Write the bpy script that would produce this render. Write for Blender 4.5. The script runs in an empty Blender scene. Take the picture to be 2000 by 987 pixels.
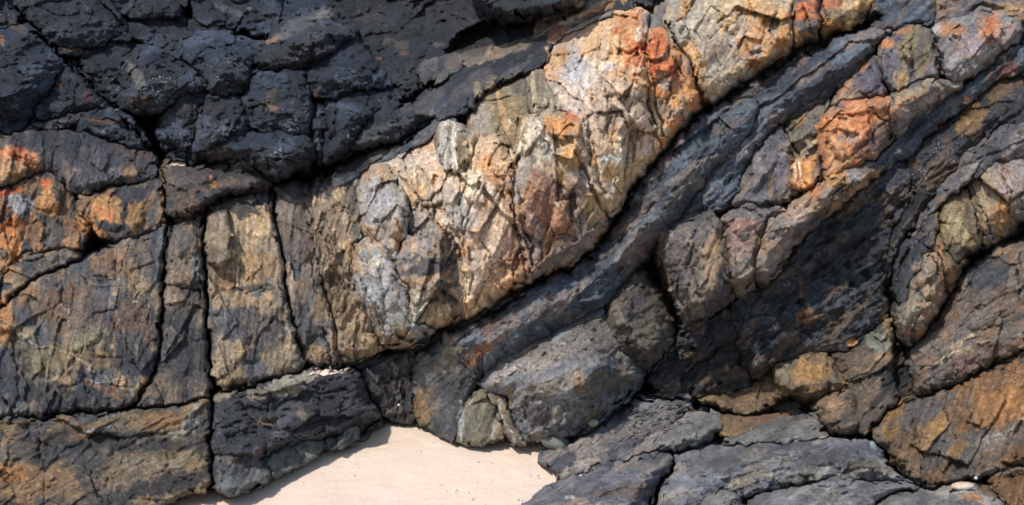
import bpy, math, numpy as np
from mathutils import Matrix
R = math.radians
scene = bpy.context.scene
# ------------------------------------------------------------------ camera
CAM_Z = 2.05
PITCH = R(-5.0)
FPX = 2778.0
cam_d = bpy.data.cameras.new("camera"); cam = bpy.data.objects.new("camera", cam_d)
scene.collection.objects.link(cam); scene.camera = cam
cam.location = (0, 0, CAM_Z); cam.rotation_euler = (R(90) + PITCH, 0, 0)
cam_d.sensor_width = 36; cam_d.lens = 36 * FPX / 2000.0
cam_d.clip_start = 0.1; cam_d.clip_end = 500
# ------------------------------------------------------------------ world and sun
SUN = np.array([-0.38, -0.58, 0.80]); SUN /= np.linalg.norm(SUN)
elev = math.asin(SUN[2]); azim = math.atan2(SUN[0], SUN[1])
world = bpy.data.worlds.new("World"); scene.world = world; world.use_nodes = True
wn = world.node_tree.nodes; wl = world.node_tree.links
sky = wn.new("ShaderNodeTexSky"); sky.sky_type = 'NISHITA'; sky.sun_disc = False
sky.sun_elevation = elev; sky.sun_rotation = azim
wn["Background"].inputs[1].default_value = 0.15
wl.new(sky.outputs[0], wn["Background"].inputs[0])
sd = bpy.data.lights.new("sun", 'SUN'); so = bpy.data.objects.new("sun", sd)
scene.collection.objects.link(so)
sd.energy = 3.7; sd.angle = R(2.5); sd.color = (1.0, 0.94, 0.86)
from mathutils import Vector
so.rotation_euler = Vector(SUN).to_track_quat('Z', 'Y').to_euler()
scene.view_settings.view_transform = 'Standard'; scene.view_settings.look = 'None'
scene.view_settings.gamma = 1.0; scene.view_settings.exposure = 0.42
ALB = 1.35      # photo tone to surface albedo
# ------------------------------------------------------------------ mapping photo tracing -> cliff
STEP = 2.0
cp, sp = math.cos(PITCH), math.sin(PITCH)
FWD = np.array([0, cp, sp]); UP = np.array([0, -sp, cp]); RT = np.array([1.0, 0, 0])
def unproject(x, y, D):
    a = (x - 1000.0) / FPX; b = -(y - 493.5) / FPX
    return (np.array([0, 0, CAM_Z]) + D[..., None] * (FWD + a[..., None] * RT + b[..., None] * UP))
# sand surface: z = S0 + SS*(Y-10), flattening out away from the rock
SS = 0.13
S0 = 2.05 - 10.0 * math.tan(R(5) + math.atan((825 - 493.5) / FPX)) - 0.0
def sand_z(Y): return S0 + SS * (np.clip(Y, 4.0, 12.0) - 10.0)
def sand_D(y):
    # depth along the view axis where the ray of row y meets the sloping sand
    b = -(y - 493.5) / FPX
    ry = cp - sp * b; rz = sp + cp * b
    return (CAM_Z - S0 + SS * 10.0) / (SS * ry - rz)
# ------------------------------------------------------------------ noise
def H(ix, iy, seed):
    h = (ix.astype(np.int64) * 374761393 + iy.astype(np.int64) * 668265263 + seed * 974126177) & 0xffffffff
    h = ((h ^ (h >> 13)) * 1274126177) & 0xffffffff
    h = ((h ^ (h >> 15)) * 2246822519) & 0xffffffff
    return ((h ^ (h >> 16)) & 0xffffff) / float(0x1000000)
def vnoise(x, y, seed):
    ix = np.floor(x); iy = np.floor(y); fx = x - ix; fy = y - iy
    u = fx * fx * fx * (fx * (fx * 6 - 15) + 10); v = fy * fy * fy * (fy * (fy * 6 - 15) + 10)
    a = H(ix, iy, seed); b = H(ix + 1, iy, seed); c = H(ix, iy + 1, seed); d = H(ix + 1, iy + 1, seed)
    return ((a + (b - a) * u) * (1 - v) + (c + (d - c) * u) * v) * 2 - 1
def fbm(x, y, octv, seed, gain=0.5):
    s = 0; a = 1.0; t = 0
    for o in range(octv):
        s = s + a * vnoise(x + 17.3 * o, y - 9.1 * o, seed + o); t += a
        x, y = (x * 1.62 - y * 1.21), (x * 1.21 + y * 1.62); a *= gain
    return s / t * 1.5
def fbma(x, y, octv, seed, gain=0.5):      # keeps its grain direction
    s = 0; a = 1.0; t = 0
    for o in range(octv):
        s = s + a * vnoise(x + 17.3 * o, y - 9.1 * o, seed + o); t += a
        x = x * 2.03; y = y * 2.03; a *= gain
    return s / t * 1.5
def facets(x, y, seed):
    cx0 = np.floor(x); cy0 = np.floor(y)
    best = np.full(x.shape, 9e9); sec = np.full(x.shape, 9e9); h = np.zeros(x.shape)
    for dx in (-1, 0, 1):
        for dy in (-1, 0, 1):
            ix = cx0 + dx; iy = cy0 + dy
            px = ix + H(ix, iy, seed); py = iy + H(ix, iy, seed + 1)
            ax = x - px; ay = y - py; d = ax * ax + ay * ay
            hh = (H(ix, iy, seed + 2) - .5) * 0.9 + ax * (H(ix, iy, seed + 3) - .5) * 2 + ay * (H(ix, iy, seed + 4) - .5) * 2
            m = d < best
            sec = np.where(m, best, np.minimum(sec, d)); h = np.where(m, hh, h); best = np.where(m, d, best)
    return h, np.sqrt(sec) - np.sqrt(best)
def sstep(a, b, t):
    t = np.clip((t - a) / (b - a), 0, 1); return t * t * (3 - 2 * t)
def seg_dist(X, Y, pts, closed=False):
    best = np.full(X.shape, 9e9); n = len(pts)
    for i in range(n if closed else n - 1):
        x0, y0 = pts[i]; x1, y1 = pts[(i + 1) % n]
        ex, ey = x1 - x0, y1 - y0; L = ex * ex + ey * ey + 1e-9
        t = np.clip(((X - x0) * ex + (Y - y0) * ey) / L, 0, 1)
        best = np.minimum(best, (X - x0 - t * ex) ** 2 + (Y - y0 - t * ey) ** 2)
    return np.sqrt(best)
def inside(X, Y, pts):
    c = np.zeros(X.shape, bool); n = len(pts)
    for i in range(n):
        x0, y0 = pts[i]; x1, y1 = pts[(i + 1) % n]
        if y0 == y1: continue
        k = ((y0 > Y) != (y1 > Y)) & (X < (x1 - x0) * (Y - y0) / (y1 - y0) + x0)
        c ^= k
    return c
def smooth_poly(pts, rnd):
    # corner cutting: rounds the traced outline a little
    for _ in range(rnd):
        q = []
        n = len(pts)
        for i in range(n):
            a = pts[i]; b = pts[(i + 1) % n]
            q.append((a[0] * .78 + b[0] * .22, a[1] * .78 + b[1] * .22)); q.append((a[0] * .22 + b[0] * .78, a[1] * .22 + b[1] * .78))
        pts = q
    return pts
def lin(hexs):
    v = np.array([int(hexs[i:i + 2], 16) for i in (0, 2, 4)]) / 255.0
    v = np.where(v <= .04045, v / 12.92, ((v + .055) / 1.055) ** 2.4)
    g = v @ np.array([.25, .65, .10]); s = min(1, max(0, (v[0] - v[2]) / (v[0] + 1e-6) - .55) / .3); v = g + (v - g) * (.78 + .07 * s); v[1] += .05 * s * (v[0] - v[1]); return v * np.array([1.0, 1.005, 1.0])
# ------------------------------------------------------------------ canvas over the whole cliff (tracing units)
X0, X1, Y0, Y1 = -260, 2260, -200, 1090
nx = int((X1 - X0) / STEP) + 1; ny = int((Y1 - Y0) / STEP) + 1
GX, GY = np.meshgrid(X0 + STEP * np.arange(nx), Y0 + STEP * np.arange(ny))
WX = GX + 5.0 * fbm(GX / 70, GY / 70, 3, 11) + 2.2 * fbm(GX / 17, GY / 17, 3, 21)
WY = GY + 5.0 * fbm(GX / 70, GY / 70, 3, 31) + 2.2 * fbm(GX / 17, GY / 17, 3, 41)
_fx, _ = facets(GX / 17, GY / 21, 51); _fy, _ = facets(GX / 19, GY / 15, 61)
WX = WX + 5.5 * _fx; WY = WY + 5.5 * _fy
# overall lie of the cliff: metres from the beach viewpoint
CP = [(-250,0,10.9),(0,0,11.1),(300,40,11.3),(600,60,11.4),(850,80,11.9),(980,40,12.4),(1130,0,11.0),(1300,0,10.7),(1600,0,10.5),(2000,0,10.5),(2250,0,10.4),
 (-250,260,9.8),(0,250,10.1),(250,280,10.5),(400,280,10.5),(600,290,10.5),(760,250,10.6),(900,200,10.5),(1050,180,10.3),(1250,120,10.0),(1250,250,9.85),(1420,250,10.3),(1700,250,10.1),(2000,200,10.1),(2250,250,9.8),
 (-250,450,9.3),(0,420,9.6),(250,450,9.8),(500,450,9.95),(700,450,9.9),(850,450,9.7),(1050,430,9.65),(1200,470,9.95),(1350,450,10.0),(1600,450,10.0),(1850,450,9.75),(2100,450,9.4),
 (-250,700,8.9),(0,650,9.1),(300,650,9.35),(500,650,9.6),(700,680,9.9),(900,640,9.8),(1100,650,9.7),(1300,650,9.95),(1500,650,10.0),(1700,650,9.9),(1900,650,9.5),(2200,650,9.0),
 (-250,980,8.3),(0,980,8.45),(200,980,8.55),(1400,800,10.25),(1530,800,10.2),(1650,780,9.7),(1900,850,9.1),(2200,850,8.6),
 (1100,720,9.4),(1150,800,9.45),(1300,740,9.9),(1250,800,9.75),(1100,900,9.1),(1300,900,8.95),(1350,840,9.4),(1500,850,9.3),(1700,880,9.0),(1850,930,8.75),
 (1150,985,8.5),(1400,985,8.45),(1700,985,8.45),(2000,985,8.5),(2240,985,8.2)]
for (x, y) in [(320,985),(400,962),(450,963),(520,938),(580,908),(640,880),(700,858),(745,832),(780,831),(805,826),(850,848),(885,862),(940,867),(990,867),(1050,868)]:
    CP.append((x, y, float(sand_D(np.array(float(y)))) - 0.10))
P = np.array(CP); sc = 1000.0
def _k(r): return r * r * np.log(r + 1e-9)
px_, py_, pd_ = P[:, 0] / sc, P[:, 1] / sc, P[:, 2]
K = _k(np.hypot(px_[:, None] - px_[None], py_[:, None] - py_[None])) + np.eye(len(P)) * 0.004
Q = np.stack([np.ones(len(P)), px_, py_], 1)
A = np.block([[K, Q], [Q.T, np.zeros((3, 3))]])
w = np.linalg.solve(A, np.concatenate([pd_, np.zeros(3)]))
def base_D(x, y):
    x = np.clip(x, -260, 2260) / sc; y = np.clip(y, -200, 1060) / sc
    s = w[len(P)] + w[len(P) + 1] * x + w[len(P) + 2] * y
    for i in range(len(P)): s = s + w[i] * _k(np.hypot(x - px_[i], y - py_[i]))
    return s
D0 = base_D(GX, GY)
# ------------------------------------------------------------------ global relief fields: cracks, ridges, lobes and colour patches
CR = np.zeros(GX.shape); LB = np.zeros(GX.shape)
def win(xa, xb, ya, yb, pad):
    i0 = max(0, int((ya - pad - Y0) / STEP)); i1 = min(ny, int((yb + pad - Y0) / STEP) + 2)
    j0 = max(0, int((xa - pad - X0) / STEP)); j1 = min(nx, int((xb + pad - X0) / STEP) + 2)
    return slice(i0, i1), slice(j0, j1)
def crack(pts, wd=3.0, dp=0.04):
    wd *= .78; dp *= .8
    xs = [p[0] for p in pts]; ys = [p[1] for p in pts]; s = win(min(xs), max(xs), min(ys), max(ys), wd * 3 + 10)
    d = seg_dist(WX[s], WY[s], pts)
    w_ = wd * .85 * np.clip(0.75 + 0.85 * fbm(GX[s] / 34, GY[s] / 34, 3, 77), .25, 1.8)
    v = dp * np.exp(-(d / np.maximum(w_, .8)) ** 2) + dp * .25 * np.exp(-(d / (w_ * 3 + 1)) ** 2)
    CR[s] = np.maximum(CR[s], v)
def lobe(pts, h, r=8, tx=0, ty=0, rnd=1):
    pts = smooth_poly(pts, rnd); xs = [p[0] for p in pts]; ys = [p[1] for p in pts]; s = win(min(xs), max(xs), min(ys), max(ys), 12)
    d = seg_dist(WX[s], WY[s], pts, True); i = inside(WX[s], WY[s], pts)
    t = np.clip(d / r, 0, 1) * i
    cx, cy = np.mean(xs), np.mean(ys)
    LB[s] += (.55 * np.minimum(1, t * 1.15) + .45 * np.sqrt(1 - (1 - t) ** 2)) * h + sstep(0, .3, t) * (tx * (GX[s] - cx) + ty * (GY[s] - cy)) * 0.001
# patches: blotches of colour on the stone (x, y, rx, ry, angle, colour, strength)
PC = np.zeros(GX.shape + (3,)); PA = np.zeros(GX.shape)
_w1 = fbm(GX / 34, GY / 34, 4, 301); _w2 = fbm(GX / 9, GY / 9, 3, 311)
_w3 = facets(GX / 24, GY / 34, 321)[0] + .6 * facets(GX / 10, GY / 13, 331)[0]
def patch(x, y, rx, ry, ang, col, a=0.8, soft=.26):
    m = max(rx, ry) * 1.7; s = win(x - m, x + m, y - m, y + m, 0)
    c, n = math.cos(R(-ang)), math.sin(R(-ang))
    u = ((GX[s] - x) * c - (GY[s] - y) * -n) / rx; v = ((GX[s] - x) * -n * 1.0 + (GY[s] - y) * c) / ry
    u = ((GX[s] - x) * c + (GY[s] - y) * n) / rx; v = (-(GX[s] - x) * n + (GY[s] - y) * c) / ry
    t = 1 - np.sqrt(u * u + v * v) + .30 * _w1[s] + .16 * _w2[s] + .34 * _w3[s]
    al = a * sstep(0, soft, t)
    cc = lin(col) * ALB
    PC[s] = PC[s] * (1 - al[..., None]) + cc * al[..., None]
    PA[s] = PA[s] * (1 - al) + al
def vein(pts, wd, col, a=0.85):
    xs = [p[0] for p in pts]; ys = [p[1] for p in pts]; s = win(min(xs), max(xs), min(ys), max(ys), wd * 3 + 8)
    d = seg_dist(WX[s], WY[s], pts)
    al = a * sstep(1.0, .3, d / (wd * (1 + .8 * fbm(GX[s] / 14, GY[s] / 14, 2, 91)) + .01))
    al = np.nan_to_num(al)
    PC[s] = PC[s] * (1 - al[..., None]) + lin(col) * ALB * al[..., None]; PA[s] = PA[s] * (1 - al) + al
    LB[s] += 0.006 * al
# ------------------------------------------------------------------ surface characters
# fa: (cell px, height m) breaks; fb: (px, m) swells; sa: (px, m) bedding grain; an: grain direction (deg, up to the right positive)
ST = {
 'barn':  dict(hs=.5,rs=1.1,gp=-1.3,wp=8,fa=[(90,.07),(34,.03),(12,.007)], fb=[(70,.06),(20,.022),(7,.007)], sa=(12,.012), an=8, sx=1.6, pit=.03, barn=.9, gloss=.55),
 'wall':  dict(hs=.42,rs=.5,gp=-1.0,wp=6,fa=[(110,.055),(40,.028),(15,.009),(6,.003)], fb=[(80,.03),(18,.012)], sa=(14,.012), an=80, sx=1.8, pit=0, barn=.18, gloss=.3),
 'crag':  dict(hs=0.24,rs=.5,gp=-2.2,wp=4,fa=[(95,.16),(40,.07),(16,.020),(7,.005)], fb=[(80,.04),(14,.006)], sa=(18,.01), an=78, sx=1.7, pit=0, barn=.05, gloss=.1),
 'slate': dict(hs=.7,rs=.9,gp=-2,wp=6,fa=[(100,.06),(34,.018),(10,.004)], fb=[(90,.06),(12,.006)], sa=(10,.010), te=(48,.035), an=38, sx=4.5, pit=.006, barn=.7, gloss=.75),
 'pit':   dict(hs=0.42,rs=.9,gp=-2,wp=8,fa=[(70,.07),(26,.03),(10,.010)], fb=[(60,.05),(14,.022)], sa=(10,.012), te=(50,.03), an=38, sx=2.0, pit=.05, barn=.5, gloss=.5),
 'bould': dict(hs=.6,rs=.75,gp=-1.8,wp=6,fa=[(90,.05),(30,.022),(11,.006)], fb=[(70,.05),(15,.012)], sa=(14,.010), te=(60,.025), an=30, sx=2.0, pit=.004, barn=.1, gloss=.2),
 'plat':  dict(hs=0.9,rs=.9,gp=0.2,wp=8,fa=[(90,.05),(30,.012),(10,.003)], fb=[(90,.05),(14,.006)], sa=(9,.010), te=(44,.05), an=18, sx=3.0, pit=.0, barn=.15, gloss=.3),
 'clean': dict(hs=0.45,rs=.8,gp=-1.6,wp=4,fa=[(60,.04),(22,.010),(8,.003)], fb=[(60,.02),(12,.004)], sa=(14,.004), an=70, sx=1.6, pit=0, barn=.05, gloss=.15),
 'cave':  dict(hs=1,rs=1,gp=.5,wp=8,fa=[(60,.08),(22,.035)], fb=[(90,.12),(22,.04)], sa=(14,.02), an=10, sx=2.0, pit=.05, barn=.15, gloss=.35),
}
MATS = {}
def rock_material():
    m = bpy.data.materials.new("rock"); m.use_nodes = True
    n = m.node_tree.nodes; l = m.node_tree.links; b = n["Principled BSDF"]
    def nd(t, **k):
        q = n.new(t)
        for kk, v in k.items(): setattr(q, kk, v)
        return q
    tc = nd("ShaderNodeTexCoord"); col = nd("ShaderNodeVertexColor", layer_name="Col"); dat = nd("ShaderNodeVertexColor", layer_name="Dat")
    sep = nd("ShaderNodeSeparateColor"); l.new(dat.outputs[0], sep.inputs[0])
    def noise(sc, det=8, ro=.6, dist=0):
        q = nd("ShaderNodeTexNoise"); q.inputs["Scale"].default_value = sc; q.inputs["Detail"].default_value = det
        q.inputs["Roughness"].default_value = ro; q.inputs["Distortion"].default_value = dist
        l.new(tc.outputs["Object"], q.inputs["Vector"]); return q
    def mrange(src, a, b_, c, d):
        q = nd("ShaderNodeMapRange"); q.clamp = True
        for i, v in zip((1, 2, 3, 4), (a, b_, c, d)): q.inputs[i].default_value = v
        l.new(src, q.inputs[0]); return q.outputs[0]
    def math_(op, a, b_=None):
        q = nd("ShaderNodeMath", operation=op)
        for i, v in enumerate((a, b_)):
            if v is None: continue
            if isinstance(v, (int, float)): q.inputs[i].default_value = v
            else: l.new(v, q.inputs[i])
        return q.outputs[0]
    def mix(f, a, b_, mode='MIX'):
        q = nd("ShaderNodeMix", data_type='RGBA', blend_type=mode)
        for i, v in ((0, f), (6, a), (7, b_)):
            if isinstance(v, (int, float)): q.inputs[i].default_value = v
            elif isinstance(v, tuple): q.inputs[i].default_value = v
            else: l.new(v, q.inputs[i])
        return q.outputs[2]
    n1 = noise(22, 9, .68, .4); n2 = noise(130, 5, .7); n3 = noise(7, 6, .6)
    f1 = mrange(n1.outputs[0], .34, .68, .6, 1.4); f2 = mrange(n2.outputs[0], .34, .66, .68, 1.32)
    f = math_('MULTIPLY', f1, f2)
    comb = nd("ShaderNodeCombineColor")
    for i in range(3): l.new(f, comb.inputs[i])
    c = mix(1.0, col.outputs[0], comb.outputs[0], 'MULTIPLY')
    # barnacle and salt flecks
    vo = nd("ShaderNodeTexVoronoi"); vo.inputs["Scale"].default_value = 46; vo.inputs["Randomness"].default_value = 1
    l.new(tc.outputs["Object"], vo.inputs["Vector"])
    n4 = noise(3.2, 7, .72); th = mrange(n4.outputs[0], .46, .64, 0.0, .40)
    fl = math_('LESS_THAN', vo.outputs["Distance"], th)
    fl = math_('MULTIPLY', fl, mrange(n2.outputs[0], .42, .52, 0, 1))
    fl = math_('MULTIPLY', fl, sep.outputs[0])
    c = mix(fl, c, (.46, .47, .50, 1))
    # hairline pale seams
    ve = nd("ShaderNodeTexVoronoi", feature='DISTANCE_TO_EDGE'); ve.inputs["Scale"].default_value = 7.0
    wv = nd("ShaderNodeVectorMath", operation='ADD'); wn_ = noise(5, 4, .6)
    l.new(tc.outputs["Object"], wv.inputs[0]); l.new(wn_.outputs["Color"], wv.inputs[1]); l.new(wv.outputs[0], ve.inputs["Vector"])
    l.new(c, b.inputs["Base Color"])
    ro = mrange(sep.outputs[1], 0, 1, .88, .36)
    ro2 = math_('ADD', ro, mrange(n1.outputs[0], .3, .7, .1, -.1)); l.new(ro2, b.inputs["Roughness"])
    b.inputs["Specular IOR Level"].default_value = .5
    nb = noise(34, 10, .72, .3); hs = math_('ADD', math_('MULTIPLY', nb.outputs[0], 1.0), math_('MULTIPLY', n2.outputs[0], .18))
    hs = math_('ADD', hs, math_('MULTIPLY', fl, .25))
    v2 = nd("ShaderNodeTexVoronoi", feature='DISTANCE_TO_EDGE'); v2.inputs["Scale"].default_value = 26.0; l.new(wv.outputs[0], v2.inputs["Vector"])
    hs = math_('ADD', hs, mrange(v2.outputs["Distance"], 0, .08, -.22, 0))
    hs = math_('ADD', hs, mrange(ve.outputs["Distance"], 0, .035, -.45, 0))
    bu = nd("ShaderNodeBump"); bu.inputs["Strength"].default_value = 1.0; bu.inputs["Distance"].default_value = .022
    l.new(hs, bu.inputs["Height"]); l.new(bu.outputs[0], b.inputs["Normal"])
    return m
ZB = np.full(GX.shape, 99.0)
USED = []
def ext(p):
    x, y = p
    if x <= -30: x = -255 + (x + 30) * .1
    if x >= 2030: x = 2255
    if y <= -30: y = -195
    if y >= 1060: y = 1085
    return (float(x), float(y))
def make_mesh(name, P, mask, col, dat, mat, back=1.3):
    # grid surface where mask is true, closed behind by a fan
    hgt, wid = mask.shape
    q = mask[:-1, :-1] & mask[1:, :-1] & mask[:-1, 1:] & mask[1:, 1:]
    used = np.zeros(mask.shape, bool)
    used[:-1, :-1] |= q; used[1:, :-1] |= q; used[:-1, 1:] |= q; used[1:, 1:] |= q
    idx = -np.ones(mask.shape, np.int64); idx[used] = np.arange(used.sum())
    V = P[used]; n = len(V)
    a = idx[:-1, :-1][q]; b = idx[:-1, 1:][q]; c = idx[1:, 1:][q]; d = idx[1:, :-1][q]
    quads = np.stack([a, d, c, b], 1)
    qp = np.pad(q, 1)
    tris = []
    def edges(m, i, j):   # border edge lists
        return np.stack([i[m], j[m]], 1)
    core = qp[1:-1, 1:-1]
    t1 = core & ~qp[:-2, 1:-1]; t2 = core & ~qp[2:, 1:-1]; t3 = core & ~qp[1:-1, :-2]; t4 = core & ~qp[1:-1, 2:]
    E = np.concatenate([edges(t1, idx[:-1, :-1], idx[:-1, 1:]), edges(t2, idx[1:, 1:], idx[1:, :-1]),
                        edges(t3, idx[1:, :-1], idx[:-1, :-1]), edges(t4, idx[:-1, 1:], idx[1:, 1:])])
    cen = V.mean(0); bk = cen + FWD * back
    bk = bk[None]
    V = np.concatenate([V, bk]) if back else V; tris = np.concatenate([E, np.full((len(E), 1), n)], 1) if back else np.zeros((0, 3), int)
    base = np.array([cen[0], cen[1], V[:n, 2].min()])
    me = bpy.data.meshes.new(name)
    me.vertices.add(len(V)); me.vertices.foreach_set("co", (V - base).astype(np.float32).ravel())
    loops = np.concatenate([quads.ravel(), tris.ravel()]).astype(np.int32)
    me.loops.add(len(loops)); me.loops.foreach_set("vertex_index", loops)
    npoly = len(quads) + len(tris); me.polygons.add(npoly)
    tot = np.concatenate([np.full(len(quads), 4), np.full(len(tris), 3)]); st = np.concatenate([[0], np.cumsum(tot)[:-1]])
    me.polygons.foreach_set("loop_start", st.astype(np.int32)); me.polygons.foreach_set("loop_total", tot.astype(np.int32))
    me.polygons.foreach_set("use_smooth", np.ones(npoly, bool))
    for nm, arr in (("Col", col), ("Dat", dat)):
        at = me.color_attributes.new(nm, 'FLOAT_COLOR', 'POINT')
        v = np.ones((len(V), 4), np.float32); v[:n, :3] = arr[used]; v[n:, :3] = arr[used].mean(0)
        at.data.foreach_set("color", v.ravel())
    me.update(calc_edges=True); me.validate()
    me.materials.append(mat)
    o = bpy.data.objects.new(name, me); scene.collection.objects.link(o); o.location = base
    return o
def H_lay(k, seed): return H_(k, seed)
H_ = lambda k, s_: H(k, k * 0 + 3, s_)
def B(name, label, pts, pal, st='wall', Hh=.12, r=18, off=0., tx=0., ty=0., an=None, rnd=1, gap=None, amp=1.0, cat='rock', kind=None, group=None, seed=None, barn=None, gloss=None, sk=14, cs=1.0):
    S = ST[st]; pts = smooth_poly([ext(p) for p in pts], rnd)
    seed = len(USED) * 7 + 400 if seed is None else seed
    xs = [p[0] for p in pts]; ys = [p[1] for p in pts]; s = win(min(xs), max(xs), min(ys), max(ys), sk + 8)
    X, Y = GX[s], GY[s]
    d = seg_dist(WX[s], WY[s], pts, True); ins = inside(WX[s], WY[s], pts); d = np.where(ins, d, -d) - (S['gp'] + 1.3 * _w1[s]) if gap is None else np.where(ins, d, -d) - gap
    hh = Hh * S['hs']; r = r * S['rs']
    mask = d > -sk
    an_ = R(S['an'] if an is None else an)
    u = X * math.cos(an_) - Y * math.sin(an_); v = X * math.sin(an_) + Y * math.cos(an_)
    wu = fbm(X / 50, Y / 50, 3, seed + 5) * S['wp']; u2 = u + wu; v2 = v + fbm(X / 40, Y / 40, 3, seed + 6) * S['wp'] * .8
    k = S['sx']; t_ = np.clip(d / r, 0, 1); kr = .25 if st in ('crag', 'wall', 'clean', 'bould') else .75
    h = hh * (kr * np.sqrt(1 - (1 - t_) ** 2) + (1 - kr) * np.minimum(1, 1.2 * t_))
    fcol = None
    for i, (sc_, a) in enumerate(S['fa']):
        f, e = facets(u2 / (sc_ * k), v2 / sc_, seed + 10 * i)
        if fcol is None or i == 1: fcol = f if fcol is None else fcol * .4 + f
        h = h + a * amp * f - a * amp * .3 * np.exp(-(e / .05) ** 2) * sstep(-.1, .4, _w1[s])
    for i, (sc_, a) in enumerate(S['fb']):
        h = h + a * amp * fbm(u / (sc_ * (1 + (k - 1) * .5)), v / sc_, 5, seed + 50 + i * 9, .55)
    sc_, a = S['sa']
    g = fbma(u2 / (sc_ * 7), v2 / sc_, 4, seed + 80, .6); h = h + a * amp * (1 - 2 * np.abs(g)) * .8 + a * .35 * amp * fbma(u2 / (sc_ * 5), v2 / (sc_ * .35), 2, seed + 85)
    if 'te' in S:      # bedding ledges: gentle ramps ending in small steps
        sc_, a = S['te']
        for q_ in (1.0, .43):
            lv = v2 / (sc_ * q_) + .55 * fbm(u / 200, v / 70, 2, seed + 86); fr = lv - np.floor(lv)
            lay = H_lay(np.floor(lv), seed)
            h = h + a * q_ * amp * (np.where(fr < .85, fr / .85, (1 - fr) / .15) - .5) * (.3 + lay) * sstep(-.5, .2, fbm(u / 120, v / 25, 2, seed + 88))
    if S['pit'] > 0:
        pn = vnoise(u / 17, v / 8, seed + 90); pm = sstep(-.1, .4, fbm(X / 60, Y / 60, 2, seed + 95))
        h = h - S['pit'] * amp * sstep(.45, .8, pn) * pm * 1.3
    cx, cy = np.mean(xs), np.mean(ys)
    D = D0[s] + off + (tx * (X - cx) + ty * (Y - cy)) * .001 - h - LB[s] + CR[s]
    D = D + .045 * np.maximum(-d, 0)
    ZB[s] = np.where(d > 0, np.minimum(ZB[s], D), ZB[s])
    c0, c1, c2 = [lin(c) * ALB for c in pal]
    n1 = fbm(u / (75 * cs), v / (42 * cs), 4, seed + 110); n2 = fbm(u / (50 * cs), v / (26 * cs), 4, seed + 120)
    col = c0 + (c1 - c0) * sstep(-.12, .42, n1)[..., None]
    t2 = sstep(.1, .45, n2 + .6 * fcol); col = col + (c2 - col) * (t2 * .85)[..., None]
    col = col * (1 - PA[s])[..., None] + PC[s]
    mo = 1 + .17 * fbm(u / 16, v / 9, 4, seed + 130) + (.36 if st in ('wall', 'clean') else .20 if st in ('slate', 'plat', 'bould') else .10) * fbma(u2 / 70, v2 / 6, 3, seed + 140) + .16 * fcol
    col = np.clip(col * mo[..., None], .004, .85)
    dat = np.zeros(col.shape); dat[..., 0] = S['barn'] if barn is None else barn; dat[..., 1] = S['gloss'] if gloss is None else gloss
    # dark coated stone is a little glossier than bare stone
    lum = col.mean(-1); dat[..., 1] = np.clip(dat[..., 1] * sstep(.30, .06, lum) + .05, 0, 1); dat[..., 0] *= sstep(.3, .08, lum)
    if 'rock' not in MATS: MATS['rock'] = rock_material()
    o = make_mesh(name, unproject(X, Y, D), mask, col, dat, MATS['rock'])
    if kind: o["kind"] = kind
    else: o["kind"] = "thing"; o["label"] = label; o["category"] = cat
    if group: o["group"] = group
    USED.append(label)
    return o
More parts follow.
